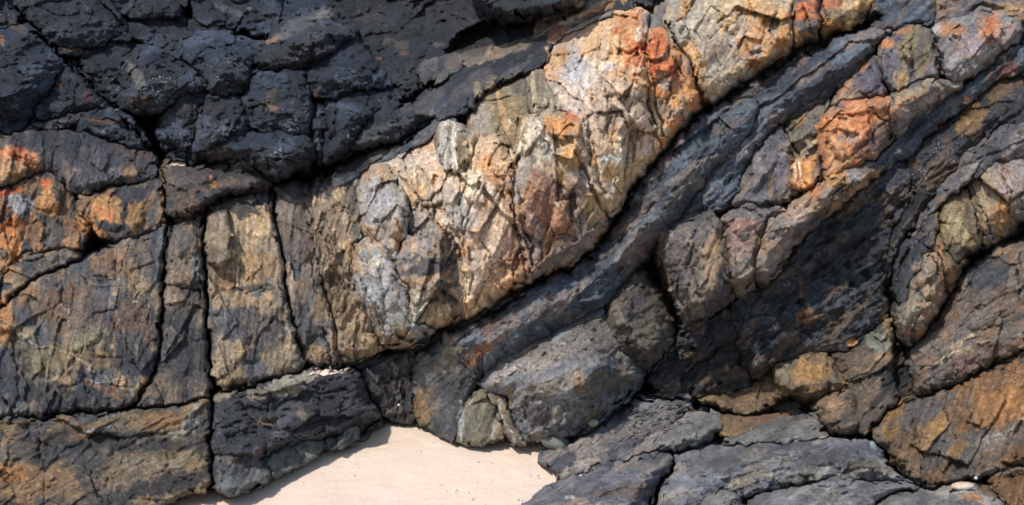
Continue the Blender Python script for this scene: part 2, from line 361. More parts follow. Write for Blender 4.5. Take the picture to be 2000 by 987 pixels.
# ------------------------------------------------------------------ joints and cracks
for pts, w_, dp in [
 ([(115,490),(114,560),(116,640),(117,700),(116,805)],1.6,.02),([(117,760),(150,748),(205,745),(262,757)],2,.03),([(0,768),(12,785),(24,812)],2.4,.05),
 ([(180,560),(230,557),(235,575)],1.6,.02),([(160,490),(158,540),(175,556),(215,558)],2.2,.03),([(262,795),(285,770),(300,735)],2,.04),([(285,745),(284,780),(276,800)],2.2,.05),
 ([(235,470),(200,490),(165,505)],2.6,.05),([(145,430),(170,445),(200,470),(235,468)],2.2,.04),([(160,415),(185,440),(215,455)],1.6,.02),
 ([(75,820),(76,850),(78,880),(85,940),(86,985)],2,.03),([(222,920),(218,985)],2,.03),([(245,890),(232,910),(218,935)],2.2,.03),([(322,838),(326,870),(328,905),(300,950)],1.5,.02),([(182,925),(184,950),(200,975)],4,.06),([(165,905),(170,925),(195,938)],1.6,.03),
 ([(325,562),(365,566),(398,572)],2.6,.05),([(372,572),(368,582)],2,.03),([(330,510),(345,506),(360,515),(378,508)],1.6,.02),
 ([(405,575),(455,565),(475,572),(540,565)],3,.03),([(480,545),(476,590),(470,620)],1.4,.015),([(470,690),(478,705),(490,712)],1.6,.02),([(465,440),(462,520),(455,565)],1.8,.02),([(495,445),(490,500)],1.5,.015),
 ([(600,380),(612,430),(610,520),(622,570)],3,.05),([(650,350),(665,400),(690,440)],2.4,.04),([(655,450),(640,480),(645,530),(665,560)],2.2,.04),([(580,420),(585,480),(588,540)],1.6,.02),([(632,640),(640,680),(650,715)],2,.04),([(620,520),(650,520),(672,512)],2,.03),([(690,555),(720,600),(745,650)],4,.05),([(600,640),(625,715)],1.6,.02),([(630,700),(660,690),(700,702)],1.8,.04),
 # centre
 ([(775,330),(800,370),(825,400),(850,432),(878,460),(900,492)],3,.07),([(800,290),(820,330),(845,365),(870,345)],2,.04),([(850,345),(845,390),(846,430)],3.5,.09),([(790,420),(815,445),(830,470)],2,.04),([(900,490),(906,530),(910,580),(905,615)],2.6,.06),([(908,480),(915,430),(930,380),(945,340)],2.2,.05),
 ([(860,405),(885,430),(900,455),(915,470)],2,.03),([(700,530),(730,590),(755,660),(770,682)],2.6,.05),([(745,500),(742,540),(750,600),(752,650)],1.6,.02),([(765,540),(785,560),(800,590)],2,.03),
 ([(1018,420),(1030,470),(1040,520),(1045,545)],4,.09),([(1010,330),(1000,390),(1004,410)],2,.04),([(985,275),(1000,310),(1006,345)],2.6,.05),([(930,590),(945,550),(960,520),(1000,508)],2,.04),([(918,480),(920,540),(915,580)],2.2,.05),([(935,300),(925,330),(935,345)],2,.03),
 ([(995,310),(980,340),(960,380)],2,.03),([(1080,468),(1110,462),(1125,470)],2,.05),([(1100,380),(1112,400),(1120,440),(1105,470)],2.2,.04),([(1125,300),(1150,350),(1170,400),(1188,430)],5,.10),([(1150,260),(1165,320),(1180,380)],3,.05),
 ([(1205,350),(1212,390),(1216,400)],2.4,.05),([(1195,270),(1200,300),(1215,315),(1240,300)],2,.03),([(1185,190),(1180,225),(1188,260)],3,.03),([(1082,150),(1110,180),(1130,200),(1145,250)],3,.06),([(1075,165),(1082,140),(1078,100)],3,.08),
 ([(1262,60),(1263,120),(1268,180),(1276,240)],4,.10),([(1200,220),(1192,270)],2,.03),([(1225,250),(1235,290)],2,.03),([(1300,95),(1330,140),(1345,170)],2.2,.05),([(1310,160),(1320,210),(1300,240)],2.4,.04),([(1285,185),(1300,200),(1310,160)],2,.03),([(1165,100),(1175,150),(1160,190)],2,.03),([(1200,110),(1205,150),(1225,160)],2,.04),
 ([(1345,60),(1360,100),(1370,150),(1380,190)],2.4,.04),([(1400,120),(1410,150),(1430,170)],2,.03),([(1340,0),(1345,40),(1330,70)],3,.05),([(1440,20),(1460,60),(1445,100)],2,.03),([(1040,140),(1033,190),(1030,228)],2.6,.08),([(1062,140),(1075,170),(1080,200)],2.6,.06),([(970,200),(978,240),(990,275)],2.6,.04),([(935,205),(940,240),(935,265)],2,.03),([(915,190),(917,260)],3,.05),
 # upper left
 ([(210,0),(230,20),(245,34)],3,.05),([(367,0),(365,38),(366,55)],3,.05),([(400,45),(460,62)],2,.03),([(345,150),(350,180),(345,200)],2,.04),([(450,80),(440,120),(425,130)],2,.03),([(608,60),(612,90),(606,120)],3,.05),([(658,80),(655,95),(635,108),(605,125),(570,130),(545,138)],3.5,.07),([(540,260),(570,285),(600,292)],2.2,.04),([(450,230),(440,270),(420,290)],2.2,.04),([(375,200),(378,240),(372,262)],2,.04),([(270,170),(280,150),(276,200)],2.4,.03),([(155,165),(145,190),(142,220)],2.6,.05),([(134,130),(110,160),(82,195),(70,225),(57,240)],3,.06),([(640,210),(640,255)],2.5,.05),([(710,185),(705,240)],2,.03),
 ([(455,75),(460,130),(485,150)],2,.03),([(390,100),(395,140),(405,165)],2.2,.04),([(520,190),(515,230),(525,262)],2,.03),([(660,200),(665,240),(655,275)],2,.03),([(770,200),(765,240)],2,.03),
 # slate and right side
 ([(845,668),(930,632),(1000,596),(1080,560)],2,.03),([(880,650),(935,625),(960,610)],2.6,.03),([(930,690),(935,740)],2,.04),([(1080,545),(1130,540),(1100,600)],1.5,.01),([(1090,575),(1120,560),(1125,580)],2,.03),([(1000,690),(960,720),(945,745)],2,.04),([(1130,560),(1128,590),(1140,600)],2.4,.04),([(1240,510),(1220,540),(1180,560)],2.4,.03),
 ([(1290,300),(1260,360),(1220,420)],1.5,.015),([(1420,240),(1400,290),(1370,330)],2.5,.03),([(870,770),(900,730),(930,700)],1.6,.02),([(870,640),(900,700),(932,738)],1.6,.03),([(895,700),(925,745)],1.6,.02),([(868,745),(880,720),(900,712)],1.5,.015),
 ([(1345,480),(1355,540),(1370,580),(1380,610)],2.2,.04),([(1290,490),(1305,550),(1325,600)],1.8,.025),([(1313,555),(1345,557)],1.6,.02),([(1350,525),(1372,520)],1.5,.02),([(1420,540),(1430,600)],2,.03),([(1480,420),(1490,430)],4,.04),
 ([(1512,360),(1514,400)],2,.03),([(1530,245),(1535,280),(1545,310)],3,.06),([(1712,110),(1728,150),(1740,185)],4,.08),([(1818,65),(1830,110),(1845,155)],4,.08),([(1765,70),(1780,100),(1785,130)],2.4,.04),([(1650,215),(1655,260),(1650,310)],2,.03),([(1700,200),(1725,240),(1740,270)],3,.05),([(1885,90),(1890,130)],2,.02),([(1545,-10),(1546,50),(1548,92)],4,.08),([(1600,-10),(1598,50),(1597,78)],3,.05),([(1640,0),(1645,50)],2,.03),
 ([(1560,380),(1600,360),(1640,340)],1.6,.02),([(1490,480),(1510,470),(1530,440)],1.5,.015),([(1885,368),(1905,420),(1918,470)],4,.09),([(1895,360),(1925,430),(1938,465)],3,.06),([(1955,320),(1970,380),(1968,420)],2.4,.04),([(1835,545),(1820,500),(1800,470)],2.4,.05),([(1830,480),(1848,500)],1.6,.02),
 ([(1990,490),(1985,540),(1990,590)],3,.07),([(1820,660),(1835,700),(1840,705)],2,.03),([(1850,690),(1820,715),(1800,725)],2,.03),([(1865,690),(1868,740)],2,.03),([(1850,690),(1900,660),(1940,640),(1960,645)],2,.03),([(1775,785),(1790,850),(1800,910),(1805,950)],3,.06),([(1720,838),(1770,845),(1800,855),(1850,868)],2,.04),([(1850,750),(1855,800),(1870,860)],2,.04),([(1830,880),(1838,905)],2,.03),([(1890,790),(1895,820)],1.6,.02),
 ([(1570,-10),(1560,0)],2,.02),([(1465,640),(1500,650),(1560,620),(1650,600)],3,.04),([(1640,615),(1600,640),(1560,650)],3,.04),([(1560,690),(1555,715)],1.6,.02),([(1655,765),(1700,730),(1730,715)],2.6,.04),([(1400,700),(1340,715),(1320,740)],2.6,.05),([(1300,760),(1340,735)],2,.04),
 ([(1455,862),(1540,830)],2,.03),([(1500,945),(1560,900)],1.5,.01),([(1545,865),(1540,885)],2,.03),([(1500,893),(1560,900),(1580,880)],2,.04),([(1100,920),(1180,880),(1250,840)],2.4,.03),([(1120,880),(1190,850),(1230,820)],2.4,.03),([(1230,900),(1250,860),(1290,830)],2.4,.03),([(1200,905),(1280,885)],2,.02),
 ([(1290,985),(1350,965)],2,.02),([(1060,985),(1120,955),(1200,950)],1.6,.015),([(1620,935),(1625,985)],1.8,.02),([(455,775),(470,800),(510,830),(540,835)],3,.04),([(520,790),(518,820),(540,832)],3,.05),([(540,790),(600,775),(660,765),(700,765)],3,.04),([(668,785),(667,800),(700,790)],3,.04),([(530,862),(600,850),(665,850)],2.6,.04),([(415,800),(450,830),(500,850)],2,.03),([(800,690),(808,760)],2.5,.04),([(770,740),(765,790)],2.2,.03)]: crack(pts, w_, dp)
for pts, w_, dp in [([(750,694),(850,659),(960,612),(1040,562),(1142,510),(1194,440),(1252,352),(1314,287),(1368,216),(1440,174),(1548,112),(1650,70),(1718,34)],8,.34),([(1012,236),(1011,320),(1004,400),(1018,470),(1024,550)],3.5,.12),([(910,262),(912,330),(903,400),(908,500)],2.5,.06),([(1050,873),(1110,862),(1162,836),(1208,798),(1250,764),(1290,776)],7,.35),([(1230,774),(1290,779),(1345,784),(1362,802),(1400,802)],5,.3),([(1600,838),(1640,852),(1700,858),(1740,900),(1766,938)],5,.25),([(1500,803),(1560,800),(1592,806)],6,.35),([(316,318),(322,430),(323,540),(314,665),(298,724),(268,775)],3.4,.2),([(397,425),(394,520),(402,572),(411,700),(413,950)],3.8,.22),([(532,366),(537,440),(550,520),(575,640),(600,716)],3.2,.16),
 ([(-60,824),(110,813),(240,803),(340,793),(410,777)],2.8,.14),([(8,-20),(50,38),(80,68),(134,122),(216,206),(288,295),(315,318)],5,.2),([(330,432),(395,412),(435,391),(500,371),(532,364),(560,354),(615,334),(690,302),(775,277),(850,235)],4.5,.2),
 ([(417,764),(480,760),(520,748),(560,734),(600,720),(690,708),(750,686)],4,.15),([(1640,846),(1690,850),(1740,800),(1850,757),(1960,704),(2060,660)],3.5,.16),([(148,386),(167,379),(214,361),(285,353)],3,.1),([(-40,388),(0,371),(50,352),(82,332)],3,.1),
 ([(-40,614),(0,600),(50,561),(118,523),(162,505)],3.5,.1),([(1284,480),(1300,560),(1330,640),(1320,660),(1262,735),(1200,792)],4,.16),([(1744,560),(1742,640),(1770,665),(1786,668)],4,.14),([(1482,560),(1545,502),(1594,442),(1648,394),(1706,348)],3.5,.14),
 ([(612,268),(618,320)],3,.1),([(660,200),(655,270)],3,.08),([(598,150),(612,215),(613,268)],3,.1),([(512,84),(530,66)],3,.08),([(372,316),(368,302),(383,252),(396,203)],3.5,.12),([(470,184),(487,174),(490,150)],3,.08),([(404,165),(395,148),(345,118)],3,.1),([(490,155),(520,137),(600,130)],3,.08),([(690,268),(745,206)],3,.1),([(700,347),(842,232)],2,.05),
 ([(232,192),(236,160),(268,90)],3,.1),([(1070,152),(1082,92)],3,.1),([(1262,60),(1300,292)],2.5,.08),([(1298,40),(1350,130),(1372,190)],4,.14),([(1925,940),(1962,1000),(1990,1080)],7,.3),([(1500,965),(1605,937),(1690,941)],3,.1),([(1275,1000),(1290,940),(1315,905),(1310,884)],5,.2)]: crack(pts, w_, dp)
# longer bedding splits in the slate bands
rs = np.random.RandomState(5)
for i in range(46):
    t = rs.rand(); x = 880 + t * 640; y = 640 - t * 470 + rs.uniform(20, 110); L = rs.uniform(30, 110); a = R(rs.uniform(33, 47))
    crack([(x, y), (x + L * .5 * math.cos(a), y - L * .5 * math.sin(a) + rs.uniform(-3, 3)), (x + L * math.cos(a), y - L * math.sin(a))], rs.uniform(1, 2.2), rs.uniform(.01, .03))
for i in range(40):
    t = rs.rand(); x = 1480 + t * 460; y = 640 - t * 500 + rs.uniform(-30, 60); L = rs.uniform(25, 90); a = R(rs.uniform(33, 50))
    crack([(x, y), (x + L * math.cos(a), y - L * math.sin(a))], rs.uniform(1, 2.4), rs.uniform(.012, .035))
for i in range(60):
    x = rs.uniform(0, 760); y = rs.uniform(70, 310); L = rs.uniform(8, 36); a = R(rs.uniform(-15, 25))
    crack([(x, y), (x + L * math.cos(a), y - L * math.sin(a))], rs.uniform(1.6, 4), rs.uniform(.015, .05))
for i in range(60):
    x = rs.uniform(710, 1350); y = rs.uniform(60, 560); L = rs.uniform(15, 70); a = R(rs.uniform(60, 125))
    crack([(x, y), (x + L * .5 * math.cos(a) + rs.uniform(-5, 5), y - L * .5 * math.sin(a)), (x + L * math.cos(a), y - L * math.sin(a))], rs.uniform(1, 2), rs.uniform(.012, .04))
for i in range(40):
    x = rs.uniform(0, 680); y = rs.uniform(400, 930); L = rs.uniform(15, 70); a = R(rs.choice([rs.uniform(70, 105), rs.uniform(15, 45)]))
    crack([(x, y), (x + L * .5 * math.cos(a) + rs.uniform(-5, 5), y - L * .5 * math.sin(a)), (x + L * math.cos(a), y - L * math.sin(a))], rs.uniform(.8, 1.6), rs.uniform(.006, .02))
# ------------------------------------------------------------------ bulges, ledges and broken faces
for a in [
 ([(155,170),(175,162),(205,185),(205,205),(165,218),(148,200)],.05,14),([(270,115),(300,100),(335,125),(330,160),(290,190),(262,170)],.07,20),([(340,130),(390,145),(395,170),(345,180)],.05,16),
 ([(350,85),(400,70),(470,82),(500,95),(480,130),(420,140),(380,120)],.08,25),([(540,80),(590,45),(640,30),(670,60),(630,85),(560,110)],.08,22),([(612,90),(655,82),(640,105),(612,118)],.05,10),([(20,70),(60,75),(120,130),(60,150),(10,120)],.06,22),([(5,160),(60,160),(60,220),(10,240)],.06,22),
 ([(10,290),(45,285),(60,310),(50,345),(10,355)],.05,10),([(60,300),(78,320),(65,345),(50,330)],.04,8),([(72,360),(100,345),(122,375),(110,410),(85,415)],.07,12),([(0,375),(40,372),(60,400),(40,440),(0,440)],.06,12),([(0,445),(35,440),(30,490),(0,520)],.05,12),
 ([(185,300),(270,312),(280,340),(225,350),(160,365),(145,330)],.05,20),([(185,390),(240,380),(250,420),(235,455),(200,445),(180,420)],.05,12),([(245,415),(270,400),(290,430),(260,455),(240,455)],.05,10),([(145,420),(165,415),(170,445),(150,440)],.04,6),
 ([(165,505),(225,490),(230,540),(190,552),(165,535)],.05,14),([(240,480),(262,475),(268,520),(245,540)],.03,10),([(120,650),(200,640),(205,665),(150,690),(120,690)],.03,10),([(60,680),(115,690),(180,700),(220,705),(210,725),(120,735),(60,735),(20,710)],.02,12),
 ([(335,510),(360,510),(395,530),(395,562),(330,560)],.04,12),([(330,450),(390,440),(392,500),(335,505)],.04,18),
 ([(330,335),(380,330),(430,335),(400,380),(370,370),(335,375)],.05,14),
 ([(415,580),(470,575),(560,575),(590,650),(600,715),(520,745),(430,755),(418,640)],.04,18),
 ([(560,390),(600,385),(608,480),(585,540),(560,500)],.05,14),([(625,440),(650,430),(660,520),(640,560),(625,530)],.05,12),([(640,350),(690,335),(680,420),(655,400)],.05,14),([(672,470),(700,455),(700,490),(695,530),(680,545),(668,510)],.10,9),([(680,545),(700,540),(725,590),(715,605),(690,590)],.06,8),([(635,610),(655,615),(655,640),(638,640)],.04,6),([(640,645),(690,640),(735,660),(740,685),(690,695),(650,690)],.05,12),
 ([(600,668),(640,668),(655,700),(620,712),(602,708)],.04,10),
 # centre
 ([(712,345),(750,325),(760,345),(745,370),(715,380)],.07,12),([(725,370),(770,365),(790,400),(785,450),(765,470),(740,430)],.06,16),([(775,480),(830,470),(870,480),(885,520),(880,560),(830,575),(790,560)],.07,18),([(815,590),(885,580),(890,620),(850,645),(820,640)],.07,12),([(800,590),(815,600),(835,640),(805,642)],.05,8),
 ([(800,480),(820,420),(850,440),(890,480),(870,490),(830,470)],.04,10),([(915,490),(960,480),(980,510),(950,560),(920,580)],.06,12),([(1000,530),(1030,540),(1030,560),(960,590),(950,570)],.04,10),
 ([(950,275),(990,278),(1005,330),(980,355),(955,320)],.07,5,.4,.1),([(905,340),(945,345),(960,400),(920,400),(900,370)],.05,6,-.3,.2),([(1010,335),(1005,380),(985,360),(960,380),(975,340)],.06,5,.5,0),([(850,240),(868,235),(878,275),(885,320),(872,325),(855,300)],.05,5,-.4,0),([(883,240),(905,262),(918,300),(895,330),(887,290)],.08,4,.8,.1),
 ([(1020,240),(1060,225),(1065,260),(1040,290),(1020,320)],.07,6,-.3,.2),([(1058,235),(1095,222),(1135,235),(1140,265),(1105,275),(1070,260)],.10,6,.1,.5),([(1090,290),(1130,283),(1140,305),(1110,315),(1085,310)],.10,3,.2,.6),([(1060,240),(1035,245),(1045,290),(1070,295)],.05,8),
 ([(1020,345),(1070,340),(1110,380),(1120,440),(1080,470),(1030,460),(1022,400)],.05,16),([(1095,480),(1140,460),(1140,495),(1100,520)],.05,8,.6,0),([(1030,470),(1085,480),(1090,530),(1045,540)],.05,10),([(1095,380),(1120,375),(1132,410),(1120,430),(1105,410)],-.04,8),
 ([(1195,45),(1235,25),(1258,35),(1255,90),(1225,110),(1200,90)],.08,8,.3,.3),([(1165,70),(1200,45),(1200,110),(1180,130),(1165,110)],.06,8),([(1090,90),(1130,75),(1135,120),(1100,140)],.07,8),([(1205,110),(1260,110),(1262,140),(1230,150),(1205,140)],.06,6,.2,.6),([(1190,125),(1225,140),(1260,160),(1250,200),(1200,180),(1165,190)],.07,8,0,-.7),([(1160,170),(1185,160),(1185,260),(1160,250)],.06,6,.7,0),([(1205,235),(1220,225),(1222,250),(1200,258)],.04,4,.4,0),([(1225,200),(1262,185),(1270,240),(1240,270)],.05,10),
 ([(1265,70),(1300,58),(1308,95),(1290,112),(1265,120)],.10,4,.2,.5),([(1270,130),(1312,110),(1320,130),(1290,140)],.07,4,.3,.5),([(1310,100),(1330,97),(1332,115),(1315,118)],.08,4),([(1300,150),(1320,140),(1322,170),(1305,165)],.06,5,.3,0),([(1315,185),(1335,190),(1340,220),(1310,235)],.08,6,.4,0),([(1335,160),(1355,165),(1358,210),(1340,215)],.06,6),
 ([(1310,40),(1345,30),(1350,75),(1320,90)],.06,8),([(1350,90),(1390,70),(1400,110),(1370,130)],.05,8),([(1400,20),(1440,10),(1445,60),(1410,60)],.06,10),([(1450,30),(1490,20),(1495,90),(1460,100)],.08,8),([(1470,130),(1500,115),(1500,95),(1470,100)],.06,8),([(1500,40),(1542,40),(1540,85),(1505,90)],.06,8),([(1600,20),(1650,10),(1650,40),(1610,60)],.05,8),
 ([(1035,145),(1052,142),(1068,175),(1070,205),(1038,215)],.05,6,.5,0),([(1075,195),(1095,185),(1098,215),(1072,225)],.05,6),
 # boulders
 ([(1020,690),(1120,640),(1180,650),(1210,720),(1180,780),(1100,790),(1040,750)],.08,40),([(1130,780),(1190,770),(1180,800),(1120,830)],.04,15),([(1020,790),(1060,775),(1080,800),(1075,840),(1030,850)],.03,12),([(940,740),(990,720),(1010,760),(975,770)],.06,14),
 ([(1200,660),(1240,620),(1300,640),(1290,690),(1250,700)],.06,25),([(1200,640),(1220,600),(1245,560),(1230,650)],.05,12),([(1020,655),(1100,620),(1190,590),(1180,610),(1100,650)],-.03,10),([(1040,470),(1060,470)],0,5),
 ([(1170,480),(1235,480),(1225,500),(1180,530),(1160,520)],.05,8),([(1110,590),(1180,570),(1200,580),(1150,600)],.06,8),([(1380,240),(1420,235),(1430,290),(1400,330),(1380,290)],.08,18),
 ([(1300,490),(1340,480),(1345,560),(1375,600),(1345,598),(1320,560)],.04,10),([(1355,470),(1400,450),(1415,540),(1390,590),(1360,560)],.05,14),([(1300,440),(1380,420),(1390,450),(1340,470),(1300,475)],.05,15),([(1430,420),(1500,405),(1490,440),(1450,470),(1425,450)],.05,15),([(1415,490),(1435,490),(1445,550),(1425,570)],.05,6),
 ([(1600,260),(1640,230),(1690,220),(1700,260),(1650,320),(1615,300)],.08,14),([(1620,225),(1680,205),(1740,195),(1735,215),(1660,225)],.05,8),([(1585,360),(1640,330),(1660,345),(1620,390),(1590,385)],.06,14),([(1530,430),(1580,400),(1600,420),(1560,470),(1520,460)],.06,16),([(1660,345),(1710,325),(1700,345),(1660,370)],.05,8),([(1548,320),(1560,312),(1562,360),(1548,362)],.04,4,-.5,0),([(1564,315),(1592,315),(1600,350),(1568,368)],.05,4,.3,.2),
 ([(1470,290),(1520,245),(1525,300),(1480,380),(1450,375)],.06,12,.3,0),([(1905,25),(1930,20),(1965,50),(1945,80),(1920,75)],.05,6),([(1840,50),(1875,45),(1878,75),(1845,70)],.05,6),([(1750,60),(1765,55),(1785,130),(1770,125)],.05,5),([(1670,150),(1710,130),(1730,180),(1665,190)],.03,6),
 ([(1510,725),(1560,700),(1610,700),(1650,755),(1590,770),(1530,760)],.07,18),([(1600,790),(1650,775),(1665,800),(1650,830),(1615,825)],.06,16),([(1785,500),(1812,500),(1832,560),(1830,590),(1790,580)],.07,8),([(1750,600),(1790,585),(1800,620),(1770,640)],.07,12),([(1780,630),(1815,615),(1810,655),(1775,660)],.07,12),([(1800,590),(1825,585),(1820,605),(1800,610)],.05,6),
 ([(1790,700),(1830,700),(1830,760),(1790,765)],.03,12),([(1865,700),(1890,690),(1895,735),(1870,740)],.03,8),([(1770,780),(1800,770),(1815,800),(1785,830)],.05,12),([(1730,850),(1780,850),(1790,900),(1760,920)],.05,16),([(1700,560),(1730,540),(1720,640),(1690,650)],.05,14),
 ([(1340,870),(1400,875),(1500,880),(1480,930),(1400,935),(1330,930)],.06,25),([(1520,870),(1575,870),(1575,895),(1510,900),(1500,885)],.05,12),([(1600,880),(1700,880),(1740,930),(1640,925)],.05,20),([(1400,970),(1440,968),(1440,990),(1390,990)],.04,10),([(1570,960),(1640,940),(1700,955),(1660,975)],.04,12),
 ([(1100,960),(1180,920),(1280,890),(1300,920),(1270,960),(1180,990)],.06,25),([(1220,950),(1260,940),(1250,990),(1210,1000)],.06,10),([(1150,860),(1230,830),(1250,840),(1200,880),(1150,900)],.03,8),([(1290,850),(1340,820),(1380,815),(1370,850),(1310,865)],.06,15),
 ([(425,800),(470,800),(520,860),(510,900),(440,900),(420,860)],.05,18),([(560,790),(640,775),(700,780),(735,815),(660,845),(560,850)],.05,18),([(480,775),(520,770),(535,820),(510,825)],.04,8),([(535,740),(600,730),(650,745),(640,760),(560,775)],.05,10),([(715,735),(745,735),(768,770),(745,800),(722,780)],.05,12),
 ([(870,730),(900,715),(920,740),(890,770)],.03,8),([(1445,700),(1490,690),(1510,720),(1470,740)],.05,10),([(1320,680),(1360,650),(1380,680),(1340,710)],.06,10),([(1380,630),(1430,620),(1430,670),(1390,680)],.05,10),([(1480,560),(1560,500),(1580,540),(1500,600)],.05,14),([(1590,480),(1690,390),(1720,400),(1640,520)],.06,16),([(1560,600),(1640,560),(1650,600),(1580,640)],.06,14),([(1640,390),(1700,340),(1710,360),(1660,420)],.05,10),([(1780,300),(1850,250),(1840,290),(1790,330)],.05,8),
 ([(1840,400),(1870,385),(1885,450),(1870,500),(1850,480)],.02,10),([(1900,560),(1950,520),(1975,600),(1930,650),(1880,640)],.05,20),([(1890,780),(1960,740),(2020,740),(2020,830),(1950,850),(1880,830)],.03,20)]: lobe(*a)
